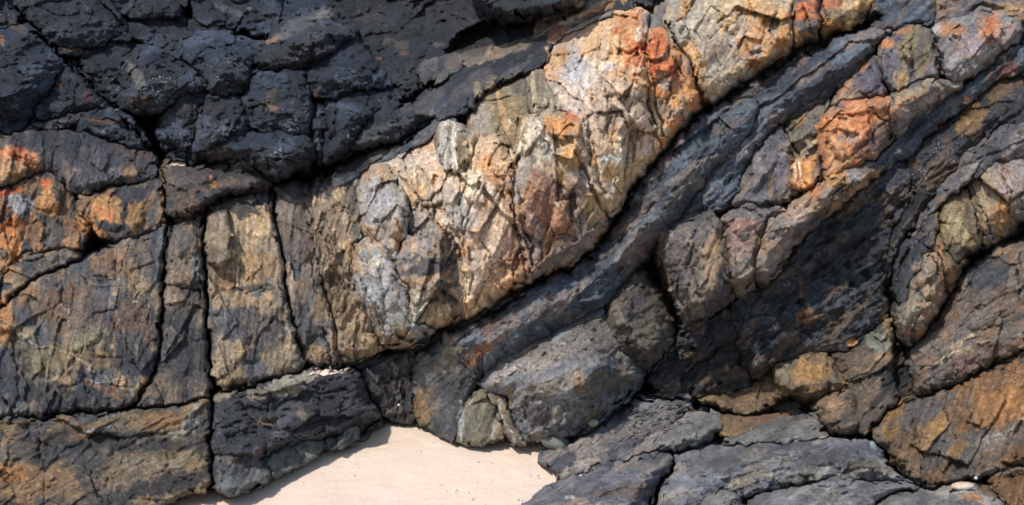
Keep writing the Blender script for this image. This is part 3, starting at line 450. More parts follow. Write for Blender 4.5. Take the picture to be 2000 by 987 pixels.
# ------------------------------------------------------------------ colour of the stone: rust, lichen, salt, bare and coated areas, some painted shade and lit edges
for p in [
 # far left orange and grey
 (15,330,48,42,0,'b98a5c',.85),(35,300,20,14,0,'b85428',.9),(62,318,16,26,40,'b66c40',.8),(8,302,20,12,0,'c0704a',.8),(30,350,30,12,20,'8c7250',.7),(95,395,26,34,0,'ad7440',.85),(88,358,20,12,10,'bd5528',.9),(125,400,10,36,0,'8a5a34',.6),(140,440,24,18,-40,'8c5c34',.7),
 (20,376,42,10,10,'b04a20',.9),(40,395,28,20,-20,'8b8e94',.8),(18,470,26,50,10,'bb7438',.85),(20,440,36,14,0,'b4622c',.8),(10,520,20,30,0,'b58048',.7),(60,450,24,30,0,'6d4c34',.6),(82,450,6,20,-10,'9c7444',.7),(95,430,30,10,-20,'3a4340',.7),
 (212,408,48,32,-20,'a6743f',.85),(205,418,24,12,-40,'bc6c3a',.7),(266,425,28,30,0,'a0723f',.85),(190,455,34,14,-35,'ab682f',.8),(160,425,18,12,0,'a86c3a',.7),(250,333,24,14,-10,'9c7048',.7),(255,298,50,12,-10,'6e4430',.6),(215,340,30,18,0,'5c5c66',.6),(180,340,40,20,20,'54545c',.5),
 (215,305,80,30,0,'363a45',.7),(120,275,90,22,0,'2b303a',.8),(145,600,60,60,0,'5a4636',.5),(90,600,40,34,0,'6e5038',.6),(210,525,44,22,0,'7a5636',.6),(205,500,30,14,30,'8a6038',.5),(140,565,14,36,0,'7e5434',.5),(258,545,10,50,0,'8e6c48',.6),(240,500,12,22,0,'7c5c40',.6),(285,500,14,34,0,'6c543e',.6),
 (12,625,26,52,0,'a9713f',.9),(50,580,40,18,40,'8b5c38',.6),(85,700,72,34,-5,'766a4a',.85),(45,655,26,18,-30,'6e6c54',.8),(175,665,44,24,15,'7c7456',.85),(170,700,60,22,0,'786342',.8),(150,540,90,14,10,'3a4048',.4),(262,650,56,80,0,'34353b',.75),(250,620,40,26,20,'6c503a',.5),(100,780,130,36,0,'2b2d34',.85),(210,785,80,30,0,'2f3138',.8),(20,735,40,60,0,'2c3038',.7),(290,660,18,40,20,'66503a',.5),
 (200,760,50,6,-30,'8a5a34',.4),(230,755,22,8,55,'a06a3c',.4),
 (360,540,32,28,0,'7c664e',.7),(345,590,24,22,0,'806650',.7),(385,520,12,30,0,'5c6468',.6),(365,690,60,95,0,'34353a',.8),(380,750,40,20,0,'5a5044',.5),(350,470,30,24,0,'54504c',.6),(310,700,16,20,50,'565c66',.6),
 (415,352,13,26,20,'9a6a3a',.8),(360,400,30,24,0,'64503f',.6),(360,345,30,18,0,'43424a',.5),(385,385,40,16,30,'6a5140',.5),(470,335,50,14,0,'2b2e34',.7),
 (60,945,110,44,0,'80603a',.75),(20,925,40,18,0,'a86c34',.6),(260,930,110,50,0,'6f5e46',.7),(190,858,150,22,0,'2a2b30',.8),(310,870,100,14,5,'2e2c30',.6),(325,825,46,22,0,'8a6238',.7),(160,845,40,16,15,'6c482c',.7),(130,820,20,8,0,'8a5c38',.7),(60,840,50,16,10,'363c46',.6),(180,815,70,10,5,'484c54',.5),(375,830,20,34,-30,'6e6c66',.6),(345,850,24,12,0,'777668',.7),(335,945,110,22,14,'25262b',.85),(260,905,40,14,0,'7a7468',.4),(330,900,50,18,0,'7c6c4c',.5),
 # columns
 (470,500,16,80,5,'a8906c',.8),(500,450,20,16,0,'b09472',.6),(505,530,44,44,0,'8a683e',.6),(440,560,26,26,0,'845c38',.6),(480,590,80,10,8,'9a7c54',.7),(500,560,60,6,8,'3a3734',.8),(490,640,80,44,0,'45464a',.75),(450,730,30,26,0,'927650',.8),(540,700,44,30,0,'8a7858',.7),(480,700,70,10,30,'45454a',.6),(465,392,72,30,-8,'292d35',.9),(520,385,20,20,0,'30333a',.7),(430,470,20,40,0,'827056',.7),(412,640,8,60,0,'4c4640',.5),(545,600,20,60,0,'54504c',.5),
 (580,362,90,22,-10,'282b33',.9),(575,470,30,70,0,'5e4f46',.6),(590,560,20,30,0,'6a5040',.6),(640,450,26,60,0,'6e5a46',.6),(680,330,50,20,20,'24272d',.9),(690,380,16,40,0,'4a4640',.6),(690,500,16,36,10,'a48058',.8),(650,600,50,40,0,'7c6446',.7),(690,660,50,26,0,'94795a',.8),(620,690,22,20,0,'a68452',.85),(650,560,30,30,0,'54483c',.5),(595,640,20,50,0,'44444a',.6),(720,620,14,40,30,'8f7048',.7),
 # base block
 (560,757,36,16,5,'928a78',.8),(440,770,24,8,5,'8c7c62',.8),(500,770,24,16,0,'8a7f6c',.7),(530,825,30,8,0,'6e5c48',.6),(590,810,10,18,20,'7c6a54',.6),(450,900,26,12,-20,'6c5c52',.6),(440,940,24,16,0,'5c6268',.5),(560,905,50,22,10,'5f6860',.7),(610,875,20,20,0,'667068',.6),(680,852,16,18,0,'5f6a64',.7),(505,892,10,16,0,'6e6058',.6),(745,810,30,10,0,'5c6064',.5),(790,700,10,24,0,'5c4c48',.6),
 # centre
 (735,345,30,26,30,'b58a60',.7),(740,390,40,40,0,'a3a2a6',.7),(760,440,20,36,0,'8c7660',.6),(780,470,16,34,10,'b08454',.6),(735,560,36,80,-10,'9fa2a4',.75),(720,520,14,30,0,'b39a80',.6),(775,545,14,40,-20,'5f6a74',.6),(760,610,30,40,0,'8e8c88',.6),(740,500,5,40,0,'c8b49a',.6),(770,660,50,24,15,'8a7452',.7),(800,345,50,34,0,'a89878',.6),(830,420,30,40,0,'a0937c',.6),(830,520,50,34,0,'4c4e56',.9),(850,495,44,10,10,'9a8468',.5),(870,560,40,10,10,'4a4c54',.85),(830,545,50,7,15,'b08a60',.8),(860,610,44,34,0,'ab9068',.7),(820,610,16,30,0,'bdb6a6',.7),(855,470,30,14,0,'5c5a62',.6),(790,570,14,26,0,'5c5f68',.6),
 (865,290,12,50,0,'b5aca0',.8),(900,295,18,40,0,'7a6544',.9),(886,285,4,52,-3,'d8cec0',.9),(940,300,40,40,0,'d6aa78',.75),(960,330,36,34,20,'c88a4a',.7),(985,300,22,24,0,'d8b088',.7),(975,355,30,16,0,'ab6e38',.75),(1000,335,8,40,-15,'b07438',.7),(950,415,40,30,0,'b09a86',.6),(990,400,24,26,0,'8c6a4e',.8),(985,370,26,20,0,'a4703f',.7),(880,390,24,40,0,'b0a28c',.6),(900,420,30,40,0,'a9a6a2',.6),(955,450,30,40,0,'ad9884',.6),(925,520,24,50,0,'a9a49a',.5),(960,540,34,40,0,'b58c62',.6),(1000,480,22,40,0,'8c6450',.6),(960,580,60,20,20,'c09a6c',.7),(1000,540,40,26,20,'c08e60',.7),(1010,510,20,14,0,'a86a50',.5),  # upright slab: brown patch paints its shaded side, pale strip its lit edge
 (1060,400,46,60,0,'7e4c3c',.9),(1100,440,40,50,0,'9c6a50',.85),(1060,350,34,18,0,'906c54',.7),(1030,430,20,60,0,'9a7c6c',.5),(1070,510,30,30,0,'947058',.7),(1030,520,20,34,0,'a07660',.5),(1120,500,30,24,0,'94806c',.5),(1115,400,16,26,0,'5e4434',.7),(1140,440,20,40,0,'7c6a5c',.6),
 (1045,270,26,46,0,'cdbba0',.8),(1030,260,10,30,0,'d8bc98',.7),(1095,245,38,22,-15,'d58a48',.9),(1115,230,20,10,-20,'cc5c30',.7),(1115,300,30,16,0,'d69248',.9),(1100,280,30,14,10,'e0b070',.6),(1070,290,18,24,0,'c8c0b0',.7),(1090,330,26,20,0,'c0a078',.6),(1125,345,20,24,0,'8c8c90',.5),(1135,290,8,30,-20,'9a6a3c',.7),(1160,400,24,40,-10,'bd9c66',.7),(1170,350,20,50,-10,'b8a078',.6),
 (965,200,40,44,0,'8c7450',.75),(1000,240,26,60,0,'8c7044',.8),(940,230,20,40,0,'a69a90',.5),(980,215,7,50,15,'c89a68',.6),(1010,165,24,24,0,'5c5448',.7),(1055,185,18,44,0,'8e8064',.7),(1043,180,5,40,5,'c2ac80',.8),(1085,210,18,24,0,'8f8266',.6),  # recess browns paint its shade, thin pale pillar strip paints a lit edge
 (1110,100,40,36,0,'b58e68',.7),(1120,110,14,26,0,'98a0a8',.6),(1100,110,12,16,0,'c88c48',.6),(1225,50,34,34,0,'c8824a',.9),(1200,60,20,14,20,'c07038',.7),(1250,40,10,20,0,'d27c3c',.7),(1235,105,34,30,0,'cc7038',.85),(1245,90,18,14,0,'c25a2c',.7),(1180,95,20,40,0,'a08060',.6),(1140,150,40,44,0,'b4aaa0',.65),(1125,140,20,30,0,'a4a4a8',.7),(1190,130,20,14,0,'b3b8bc',.6),(1215,145,34,12,0,'c88850',.6),(1200,190,40,50,0,'a08a70',.6),(1240,230,28,60,0,'968470',.6),(1195,230,10,32,0,'544338',.7),(1212,245,10,22,0,'8c8478',.6),(1170,260,24,50,0,'a08a70',.6),(1160,290,30,30,0,'a9987c',.5),(1180,335,30,30,0,'a8a292',.6),(1230,330,40,30,20,'b8985e',.7),(1215,370,20,30,0,'b59c6c',.7),(1195,310,40,8,0,'c0c4be',.6),(1190,400,14,30,-20,'c0a068',.6),(1183,345,8,22,-20,'c88a40',.8),  # narrow dark brown upright patch is a painted cast shadow
 (1285,85,22,28,0,'c05a28',.95),(1290,60,16,8,0,'d07a40',.8),(1300,125,30,14,20,'c4602c',.9),(1325,105,12,12,0,'cc7c40',.8),(1280,130,12,20,0,'b85a30',.8),(1315,150,14,24,-20,'aa5634',.85),(1345,180,14,34,-10,'cc8440',.85),(1335,150,14,20,0,'b87444',.7),(1325,200,16,30,20,'cf9254',.85),(1295,165,18,16,0,'9c9a8c',.7),(1290,210,20,30,0,'8c7c64',.7),(1290,250,24,18,-30,'bfa888',.7),(1270,40,20,16,0,'84807c',.8),
 (1330,60,26,40,0,'c5b8a0',.7),(1370,60,40,40,0,'b5a890',.6),(1390,100,40,40,0,'8c8886',.6),(1400,140,40,26,20,'b4a88c',.6),(1430,100,30,30,0,'8f7f74',.5),(1425,15,30,30,0,'c09c68',.6),(1480,60,34,50,0,'c88a50',.75),(1460,90,20,26,0,'c27c3c',.7),(1480,120,24,18,0,'aa6e34',.8),(1500,20,40,24,0,'cc9a5c',.7),(1525,70,24,30,0,'b57c3c',.8),(1500,110,26,18,0,'c0863c',.7),(1440,140,30,14,30,'c5a878',.6),(1385,170,26,14,20,'b8a480',.6),(1450,50,14,30,0,'9a9894',.6),
 (1580,12,26,14,0,'b85c34',.85),(1570,33,34,9,0,'b8602c',.9),(1575,66,14,8,0,'b87438',.8),(1575,50,30,14,0,'5c5654',.6),(1625,8,26,12,0,'b4623a',.8),(1625,52,24,20,0,'b8803c',.8),(1660,20,24,24,0,'c8a878',.7),(1690,10,26,20,0,'c4924c',.7),(1630,25,16,12,0,'8c6c58',.5),
 (1120,30,60,18,25,'b5a69c',.6),(1180,12,40,12,25,'c08c5c',.6),(1085,60,20,10,25,'9a5c40',.6),(1160,40,50,6,25,'bca8a0',.5),
 # upper left tints
 (140,98,16,6,-5,'6e4026',.8),(150,98,34,10,-5,'55463c',.6),(170,190,12,12,0,'5c3034',.7),(112,170,10,8,0,'5a3438',.6),(210,238,40,5,-8,'6a4430',.6),(275,200,26,14,0,'4c3a2c',.6),(265,150,12,34,30,'6c6864',.6),(535,78,14,8,30,'8c6c50',.7),(580,50,60,16,25,'5c5c60',.6),(525,195,8,26,-20,'6a5440',.35),(535,212,9,6,0,'94603c',.35),(620,185,10,14,0,'5a4030',.8),(630,30,20,8,0,'6e665c',.6),(35,55,30,10,-30,'5a463c',.6),(5,78,6,10,0,'8a5c3c',.6),(450,20,40,8,-20,'565860',.6),(485,18,6,6,0,'7a6450',.7),(400,210,60,10,0,'33302e',.5),(430,300,26,12,0,'4a3c30',.6),  # pale patch on the knobbly boulder's left side paints a highlight
 (785,88,14,8,0,'6c5c50',.35),(760,80,16,10,0,'5c5048',.35),(740,115,10,6,0,'7a4a34',.35),(860,88,14,6,0,'7c6450',.35),(790,104,10,5,0,'84503a',.35),(720,30,30,20,0,'3a3434',.5),(800,140,20,10,0,'3a3c40',.5),(950,75,70,16,10,'3e342c',.7),(1000,95,40,10,15,'7c6c58',.7),(900,118,30,12,10,'6a5a4c',.7),(985,88,20,8,0,'9c8464',.7),
 # slate tints
 (1100,495,120,9,35,'70686a',.6),(1060,525,80,6,32,'7c7274',.5),(1240,430,90,10,48,'7c665c',.65),(1290,330,80,7,52,'83695a',.65),(1330,270,60,6,45,'8c705f',.6),(1210,450,40,12,40,'80685a',.6),(1180,500,40,6,35,'6c625e',.5),(990,625,90,4,28,'7a6350',.55),(1060,605,60,4,28,'7c6656',.5),(935,690,34,14,50,'8a5438',.8),(955,640,24,10,55,'7c5244',.6),(1400,205,30,8,30,'7a5c50',.5),(1430,245,24,14,30,'6a4a3c',.5),(1405,255,20,18,0,'5c4838',.5),(1570,115,40,8,50,'7c6056',.6),(1490,160,50,8,40,'6a5850',.5),(1250,490,20,6,40,'845a42',.7),(1150,640,90,6,25,'4c5058',.5),
 (830,740,24,50,10,'5c5c58',.6),(835,790,26,40,-10,'8a6a44',.8),(860,800,20,40,20,'5c6064',.5),(880,750,50,30,30,'3f4046',.6),
 # brown boulder and lower face, with recess shade and a lit facet painted in
 (1050,700,90,34,25,'857a70',.6),(1000,720,50,18,20,'8f8580',.6),(1150,680,60,60,0,'72665a',.5),(1190,740,60,34,20,'6a5640',.6),(1130,745,12,30,20,'8f6a4c',.6),(960,750,26,16,0,'8a7c7c',.6),(1050,810,50,34,0,'4b474a',.8),(1090,790,30,12,-30,'4c463e',.7),(1098,820,16,16,-30,'77716e',.7),(1060,760,40,12,0,'6a5f50',.6),(1140,800,50,14,20,'625a50',.6),(1190,650,30,50,-30,'665c50',.6),(1250,640,50,60,0,'4f483c',.7),(1210,620,12,40,20,'83786a',.6),(1280,690,30,20,0,'5c5244',.5),(940,820,44,44,0,'666250',.8),(960,840,30,16,20,'6e6448',.6),(900,820,8,40,0,'8c8c90',.8),(985,800,8,50,-15,'836a48',.8),(975,800,5,44,-15,'8f8a86',.8),(1000,820,8,50,-15,'5c4c44',.6),(1015,785,10,16,0,'8a7a74',.8),
 # middle right
 (1340,570,40,40,0,'77695e',.7),(1390,500,30,50,0,'8c7252',.75),(1400,470,14,30,-20,'9c7c54',.6),(1320,500,24,40,0,'6c5f58',.6),(1330,430,50,16,10,'4a4c54',.7),(1450,440,36,24,0,'9a7060',.75),(1460,420,50,12,0,'7c7678',.6),(1440,560,20,40,-10,'8c7858',.6),(1470,520,40,40,0,'7c7068',.6),(1350,445,70,10,10,'6c6260',.5),
 (1590,370,24,18,20,'c07444',.85),(1560,410,34,24,30,'a58a78',.8),(1640,350,36,18,25,'c08c50',.85),(1625,340,24,8,25,'c88a44',.7),(1530,450,34,34,30,'8f837c',.7),(1500,510,30,40,30,'8c7e74',.7),(1540,440,5,30,20,'a5845c',.5),(1670,345,20,14,0,'8c8e96',.6),(1700,330,30,10,15,'4a4244',.6),(1640,380,60,12,38,'3a3a40',.6),(1590,430,60,10,40,'3a3838',.6),
 (1490,320,30,60,20,'5a5860',.7),(1475,310,12,60,30,'8c8488',.7),(1505,360,8,30,0,'8a6a50',.6),(1545,385,40,12,0,'6e5c44',.7),(1525,320,14,34,0,'70687a',.4),(1555,245,24,24,20,'5f5a44',.8),(1565,235,14,8,40,'a0743c',.7),(1595,210,24,14,40,'8f7a68',.6),(1575,340,22,26,0,'c4803c',.95),(1552,340,6,26,10,'d09a78',.8),(1563,335,3,26,10,'e0cdb8',.7),(1560,285,26,16,0,'94846c',.7),(1600,330,12,40,-10,'5c5c64',.6),
 (1640,260,44,44,30,'c47c44',.9),(1670,220,50,20,10,'cc8250',.85),(1690,240,30,30,0,'b8683c',.8),(1700,215,30,16,0,'a86848',.6),(1630,290,20,26,0,'bd8a60',.7),(1660,270,20,16,0,'90909a',.5),(1740,215,34,18,10,'b57c5c',.8),(1720,260,30,24,40,'5c4c44',.7),(1790,215,44,16,15,'8f8078',.7),(1830,185,50,16,15,'978a7c',.6),(1790,180,40,14,25,'a8885c',.6),(1690,290,30,18,40,'54464a',.7),
 (1690,165,34,26,20,'5c5664',.7),(1650,170,34,8,45,'a8744c',.8),(1685,130,24,8,45,'b87a48',.7),(1735,85,16,10,30,'b86c3c',.8),(1775,80,14,44,-12,'7c6a44',.85),(1740,130,24,34,0,'5c5864',.7),(1760,155,14,22,0,'a07c4c',.7),(1765,60,18,8,20,'b0703c',.7),(1810,100,16,40,0,'6c6048',.7),(1850,55,30,16,0,'b8784c',.85),(1875,60,12,18,0,'bc744c',.7),(1830,55,10,10,0,'b8b0aa',.7),(1860,110,34,40,0,'7c7478',.7),(1940,50,34,30,20,'b87450',.9),(1930,50,16,26,20,'b5602f',.7),(1970,60,30,24,20,'a8887c',.7),(1900,90,30,30,0,'86808a',.6),(1960,95,34,14,40,'94806c',.6),(1850,15,30,18,0,'8a6c58',.6),(1960,15,30,10,0,'a08054',.7),(1900,15,34,16,0,'5c565c',.5),
 (1960,140,40,16,25,'6a3c34',.75),(1950,180,34,20,45,'6a5234',.7),(1900,220,30,22,30,'7c5a34',.8),(1890,250,24,20,0,'80603a',.7),(1887,194,6,4,0,'c87c34',.9),(1830,250,10,20,0,'6c4838',.6),
 (1860,430,30,56,10,'7a6844',.95),(1868,440,16,20,0,'9a8864',.8),(1885,460,14,10,0,'9c8a64',.7),(1855,405,12,12,0,'8c7c60',.7),(1910,430,14,44,-20,'64543a',.8),(1940,380,44,60,-15,'8f7a5c',.8),(1955,410,20,34,-15,'b07444',.7),(1975,330,30,50,-10,'8f8484',.7),(1985,380,20,40,0,'94847c',.6),(1960,330,12,36,-10,'84684c',.6),(1790,430,40,14,45,'6e6260',.5),(1780,510,26,50,20,'3a4048',.8),(1820,480,16,20,30,'6c5644',.6),(1810,540,24,40,10,'94806a',.85),(1770,620,30,34,0,'8f8672',.85),(1790,650,26,12,0,'9a6248',.7),(1810,620,16,14,0,'9a7860',.7),(1845,540,16,36,-15,'836048',.8),(1865,520,16,40,20,'66553c',.7),(1850,570,16,12,0,'a0644c',.6),
 (1930,540,50,40,40,'3c434c',.7),(1920,600,60,40,20,'665c54',.7),(1960,590,30,40,0,'6c5444',.7),(1880,650,50,26,0,'5c5452',.6),(1900,655,60,5,30,'b09a7c',.7),(1870,680,40,4,45,'a48c70',.6),(1830,740,34,24,0,'55504e',.6),(1880,715,30,20,0,'7c5a54',.7),(1930,690,50,16,20,'6c5048',.6),(1940,665,40,6,30,'66503f',.6),
 (1950,790,80,60,0,'8f5f30',.9),(1990,760,40,50,0,'a06c38',.8),(1950,740,60,26,20,'7e5838',.8),(1990,720,30,26,0,'845a38',.8),(1880,800,40,30,0,'6e5034',.7),(1800,800,40,30,0,'5a5150',.7),(1780,880,44,44,0,'6a5034',.7),(1860,860,50,12,10,'5c5652',.6),(1960,850,60,20,20,'6c6058',.7),(1940,900,50,16,10,'5e4a38',.6),(1860,910,44,30,0,'453c36',.6),(1820,930,24,20,0,'75502c',.7),(1990,900,34,30,0,'7a5230',.7),(1960,950,50,30,0,'6e4c2c',.8),(1800,840,20,20,0,'5c4430',.5),
 (1580,730,50,28,0,'9a7040',.75),(1530,730,16,26,0,'867c66',.8),(1600,760,40,10,0,'8c6838',.6),(1640,725,16,24,0,'5c4c40',.6),(1625,800,20,30,0,'8c6c50',.8),(1640,790,30,10,0,'a07c54',.6),(1715,670,24,20,0,'73776c',.85),(1720,700,20,10,0,'9c7c58',.8),(1665,670,12,10,0,'bc824c',.9),(1735,630,14,34,0,'8c7650',.8),(1690,790,40,34,0,'5e5044',.6),(1735,745,16,26,20,'24272c',.9),(1715,780,34,8,45,'24262b',.8),(1680,700,40,20,0,'5c4c44',.6),
 (1580,620,30,18,10,'8c5f3c',.75),(1565,560,6,30,0,'8c6444',.6),(1540,640,40,20,0,'4c4238',.6),(1640,620,40,16,0,'5a5042',.6),(1450,775,80,14,-5,'6c5236',.85),(1400,735,40,16,20,'66503e',.7),(1360,640,18,12,0,'7c5840',.6),(1420,718,10,6,-30,'a8784c',.8),(1345,692,10,8,0,'8c6c4c',.6),(1490,750,24,24,0,'6c5438',.7),(1660,480,40,30,30,'3a3438',.6),(1520,560,60,8,40,'3a424c',.5),(1600,510,70,10,42,'38404a',.5),
 # low platform
 (1110,925,34,10,20,'7c7268',.7),(1170,870,60,8,30,'7a6e66',.7),(1230,840,34,12,35,'80756c',.7),(1190,890,30,20,20,'3c4048',.6),(1330,840,44,20,30,'6f6c6c',.7),(1380,830,24,24,0,'5f625c',.6),(1430,830,30,16,-20,'7a6444',.9),(1400,848,16,6,0,'845c34',.7),(1480,850,60,12,15,'6c6a64',.6),(1540,830,40,8,30,'44443e',.6),(1400,900,80,30,10,'5a565a',.6),(1470,930,40,20,30,'6c5c48',.6),(1220,960,60,14,5,'6a5038',.5),(1130,980,24,8,0,'9a7c64',.7),(1110,972,14,5,0,'b8b0a8',.6),(1560,885,40,14,0,'66626a',.6),(1600,900,90,16,0,'4a4844',.6),(1560,940,60,20,30,'66604c',.5),(1700,910,40,16,-20,'6a5c4c',.5),(1640,945,60,8,5,'8c8c8c',.5),(1550,970,34,8,40,'8c8f90',.5),(1600,970,60,14,0,'5c5448',.5),(1900,972,24,10,-20,'a0643c',.8),(1750,970,44,10,20,'6c6c68',.6),(1400,972,34,10,0,'7c7670',.6),(1850,962,50,6,0,'9c9488',.6)]: patch(*p)
for pts, w_, c in [([(0,620),(30,645),(80,672),(120,692),(165,715),(215,735)],3,'b5a284'),([(115,590),(132,612)],1.8,'9c9484'),([(270,555),(262,575),(262,590)],3,'b09c80'),([(228,610),(230,640),(226,660)],1.5,'94805c'),
 ([(150,748),(190,745),(230,740)],1.6,'8c8c8c'),([(1500,30),(1510,60)],2,'c8bca8'),([(1750,190),(1800,193),(1835,198)],1.3,'b08468'),([(1840,705),(1870,690),(1930,665)],3,'b3a080'),([(1810,725),(1850,700)],2,'a8987c'),([(1905,865),(1960,850),(2005,815)],7,'8c8078'),([(1930,930),(2005,915)],5,'7c7874'),
 ([(700,430),(735,465),(760,505),(790,565),(803,610)],3,'b38550'),([(705,560),(730,610),(755,675)],3,'a8854e'),([(885,245),(884,290),(893,330)],3,'d9d0c4'),([(1022,238),(1018,290),(1012,330)],3,'dcc4a0'),([(1290,490),(1310,560),(1330,600)],2,'9c8468'),([(895,860),(892,820),(915,785)],2.5,'a8a4a0'),([(960,770),(978,810),(995,850)],2,'a8a09a'),([(1003,775),(1010,820),(1020,855)],1.6,'9a908c'),([(1075,780),(1082,810),(1075,835)],1.5,'8c8888'),([(380,795),(370,820),(358,840)],6,'8c8c84'),([(320,845),(350,850),(335,865)],2,'a0a098'),([(135,855),(180,838),(215,830)],2,'787c84'),([(1150,840),(1210,805),(1245,790)],2.5,'7c726a'),([(1400,410),(1440,405),(1500,404),(1535,408)],1.5,'a8a4a4'),([(870,735),(880,718),(905,712)],1.2,'8c8c8c'),([(1055,900),(1130,870),(1200,840)],3,'867a70'),([(1100,930),(1150,900)],5,'94897e')]: vein(pts, w_, c)  # pale lines on the upright slab and pointed block paint sunlit edges
lobe([(703,400),(704,350),(735,322),(798,288),(852,250),(880,232),(914,212),(940,178),(990,153),(1035,140),(1072,120),(1084,94),(1110,72),(1160,52),(1230,22),(1300,10),(1310,-195),(1725,-195),(1712,12),(1650,60),(1546,96),(1500,124),(1388,195),(1358,215),(1312,285),(1245,350),(1188,432),(1142,502),(1040,551),(962,590),(880,640),(850,650),(757,684),(738,650),(712,595),(693,520),(697,470)],   .19, 30)
lobe([(225,202),(232,190),(250,125),(268,90),(340,105),(350,82),(430,66),(520,82),(560,40),(638,20),(692,62),(762,150),(768,200),(845,206),(842,230),(775,274),(692,300),(619,322),(556,353),(510,340),(470,322),(372,316),(306,268)], .36, 85)
lobe([(862,112),(880,78),(930,48),(960,37),(1055,35),(1120,6),(1150,8),(1045,77),(1000,93),(930,108)], -.8, 26)
lobe([(1022,775),(1070,765),(1086,800),(1076,838),(1032,850),(1018,815)], -.09, 10)
lobe([(1085,835),(1100,805),(1128,800),(1110,830)], .05, 6, -.6, .3)
lobe([(1620,698),(1655,700),(1662,745),(1640,760)], -.06, 10)
for l_ in [([(235,170),(250,125),(268,90),(330,105),(398,155),(400,178),(335,206),(238,208)],.13,42),([(340,110),(380,67),(480,78),(512,100),(488,165),(412,180),(395,148)],.14,45),([(523,84),(560,40),(638,20),(690,65),(655,95),(605,125),(520,132),(500,118)],.18,42),
 ([(662,88),(712,95),(760,160),(680,180),(640,195),(607,182),(600,132)],.14,36),([(402,312),(402,274),(480,264),(612,268),(618,318),(556,352),(510,338)],.16,32),([(640,200),(690,180),(745,206),(692,266),(686,300),(634,316)],.10,30),([(372,314),(396,205),(470,182),(490,230),(480,262),(440,298)],.12,34),([(490,160),(520,137),(598,132),(612,262),(500,262)],.10,36),
 ([(-200,95),(12,62),(40,43),(80,67),(134,122),(84,196),(57,242),(-200,270)],.22,60),([(60,-100),(52,22),(125,90),(205,75),(243,34),(214,-60)],.14,45),([(245,-100),(245,32),(366,38),(368,-100)],.08,30),
 ([(1284,480),(1386,404),(1446,340),(1526,236),(1620,180),(1715,106),(1790,45),(1922,15),(2180,40),(1937,122),(1885,160),(1745,280),(1700,350),(1592,442),(1505,548),(1445,584),(1340,640)],.22,42),
 ([(1744,560),(1800,440),(1848,348),(1962,244),(2230,60),(2230,330),(1992,420),(1926,480),(1862,560),(1818,640),(1765,662),(1744,640)],.24,40),
 ([(842,670),(1090,542),(1200,442),(1312,284),(1440,200),(1745,60),(1620,180),(1526,236),(1440,380),(1290,480),(1218,560),(1095,640),(940,745)],.14,60),
 ([(932,745),(1090,648),(1248,528),(1322,658),(1260,730),(1150,828),(1035,866),(1000,800)],.20,85),
 ([(1776,700),(1860,590),(1960,478),(2230,330),(2230,640),(1962,703),(1798,776)],.14,50),([(1700,852),(1770,785),(1962,705),(2230,600),(2230,900),(1925,938),(1822,955),(1762,920)],.16,55)]: lobe(*l_)
# ------------------------------------------------------------------ solid cliff behind the blocks
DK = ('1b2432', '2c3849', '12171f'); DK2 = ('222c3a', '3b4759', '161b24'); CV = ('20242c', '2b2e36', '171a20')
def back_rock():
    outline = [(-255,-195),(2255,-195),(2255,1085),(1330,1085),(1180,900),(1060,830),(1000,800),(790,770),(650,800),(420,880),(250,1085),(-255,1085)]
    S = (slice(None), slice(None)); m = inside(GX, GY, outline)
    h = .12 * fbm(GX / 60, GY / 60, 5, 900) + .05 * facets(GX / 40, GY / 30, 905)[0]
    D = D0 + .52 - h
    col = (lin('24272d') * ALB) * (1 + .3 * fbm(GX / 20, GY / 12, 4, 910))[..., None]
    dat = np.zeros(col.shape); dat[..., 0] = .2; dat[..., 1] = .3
    MATS['rock'] = rock_material()
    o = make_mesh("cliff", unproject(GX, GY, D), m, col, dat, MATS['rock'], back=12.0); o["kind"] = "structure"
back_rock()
W1 = ('665d53', '464a53', '8a7050'); W2 = ('8c7860', '5e5e60', 'aa8a5e'); GY1 = ('6c655f', '585459', '84735f')
PL = ('d8b696', 'c2ab9a', 'd69c66'); PL2 = ('d0b092', 'bca898', 'd29c68'); SL = ('55616f', '3c4553', '70655f'); SL2 = ('465160', '333a46', '5c5654')
BO = ('74767c', '575b63', '8a7e70'); PT = ('3c434e', '2a3039', '5c4e44'); RD = ('665c52', '4c4b49', '7a5c44'); PF = ('74757c', '565861', '8c857a')
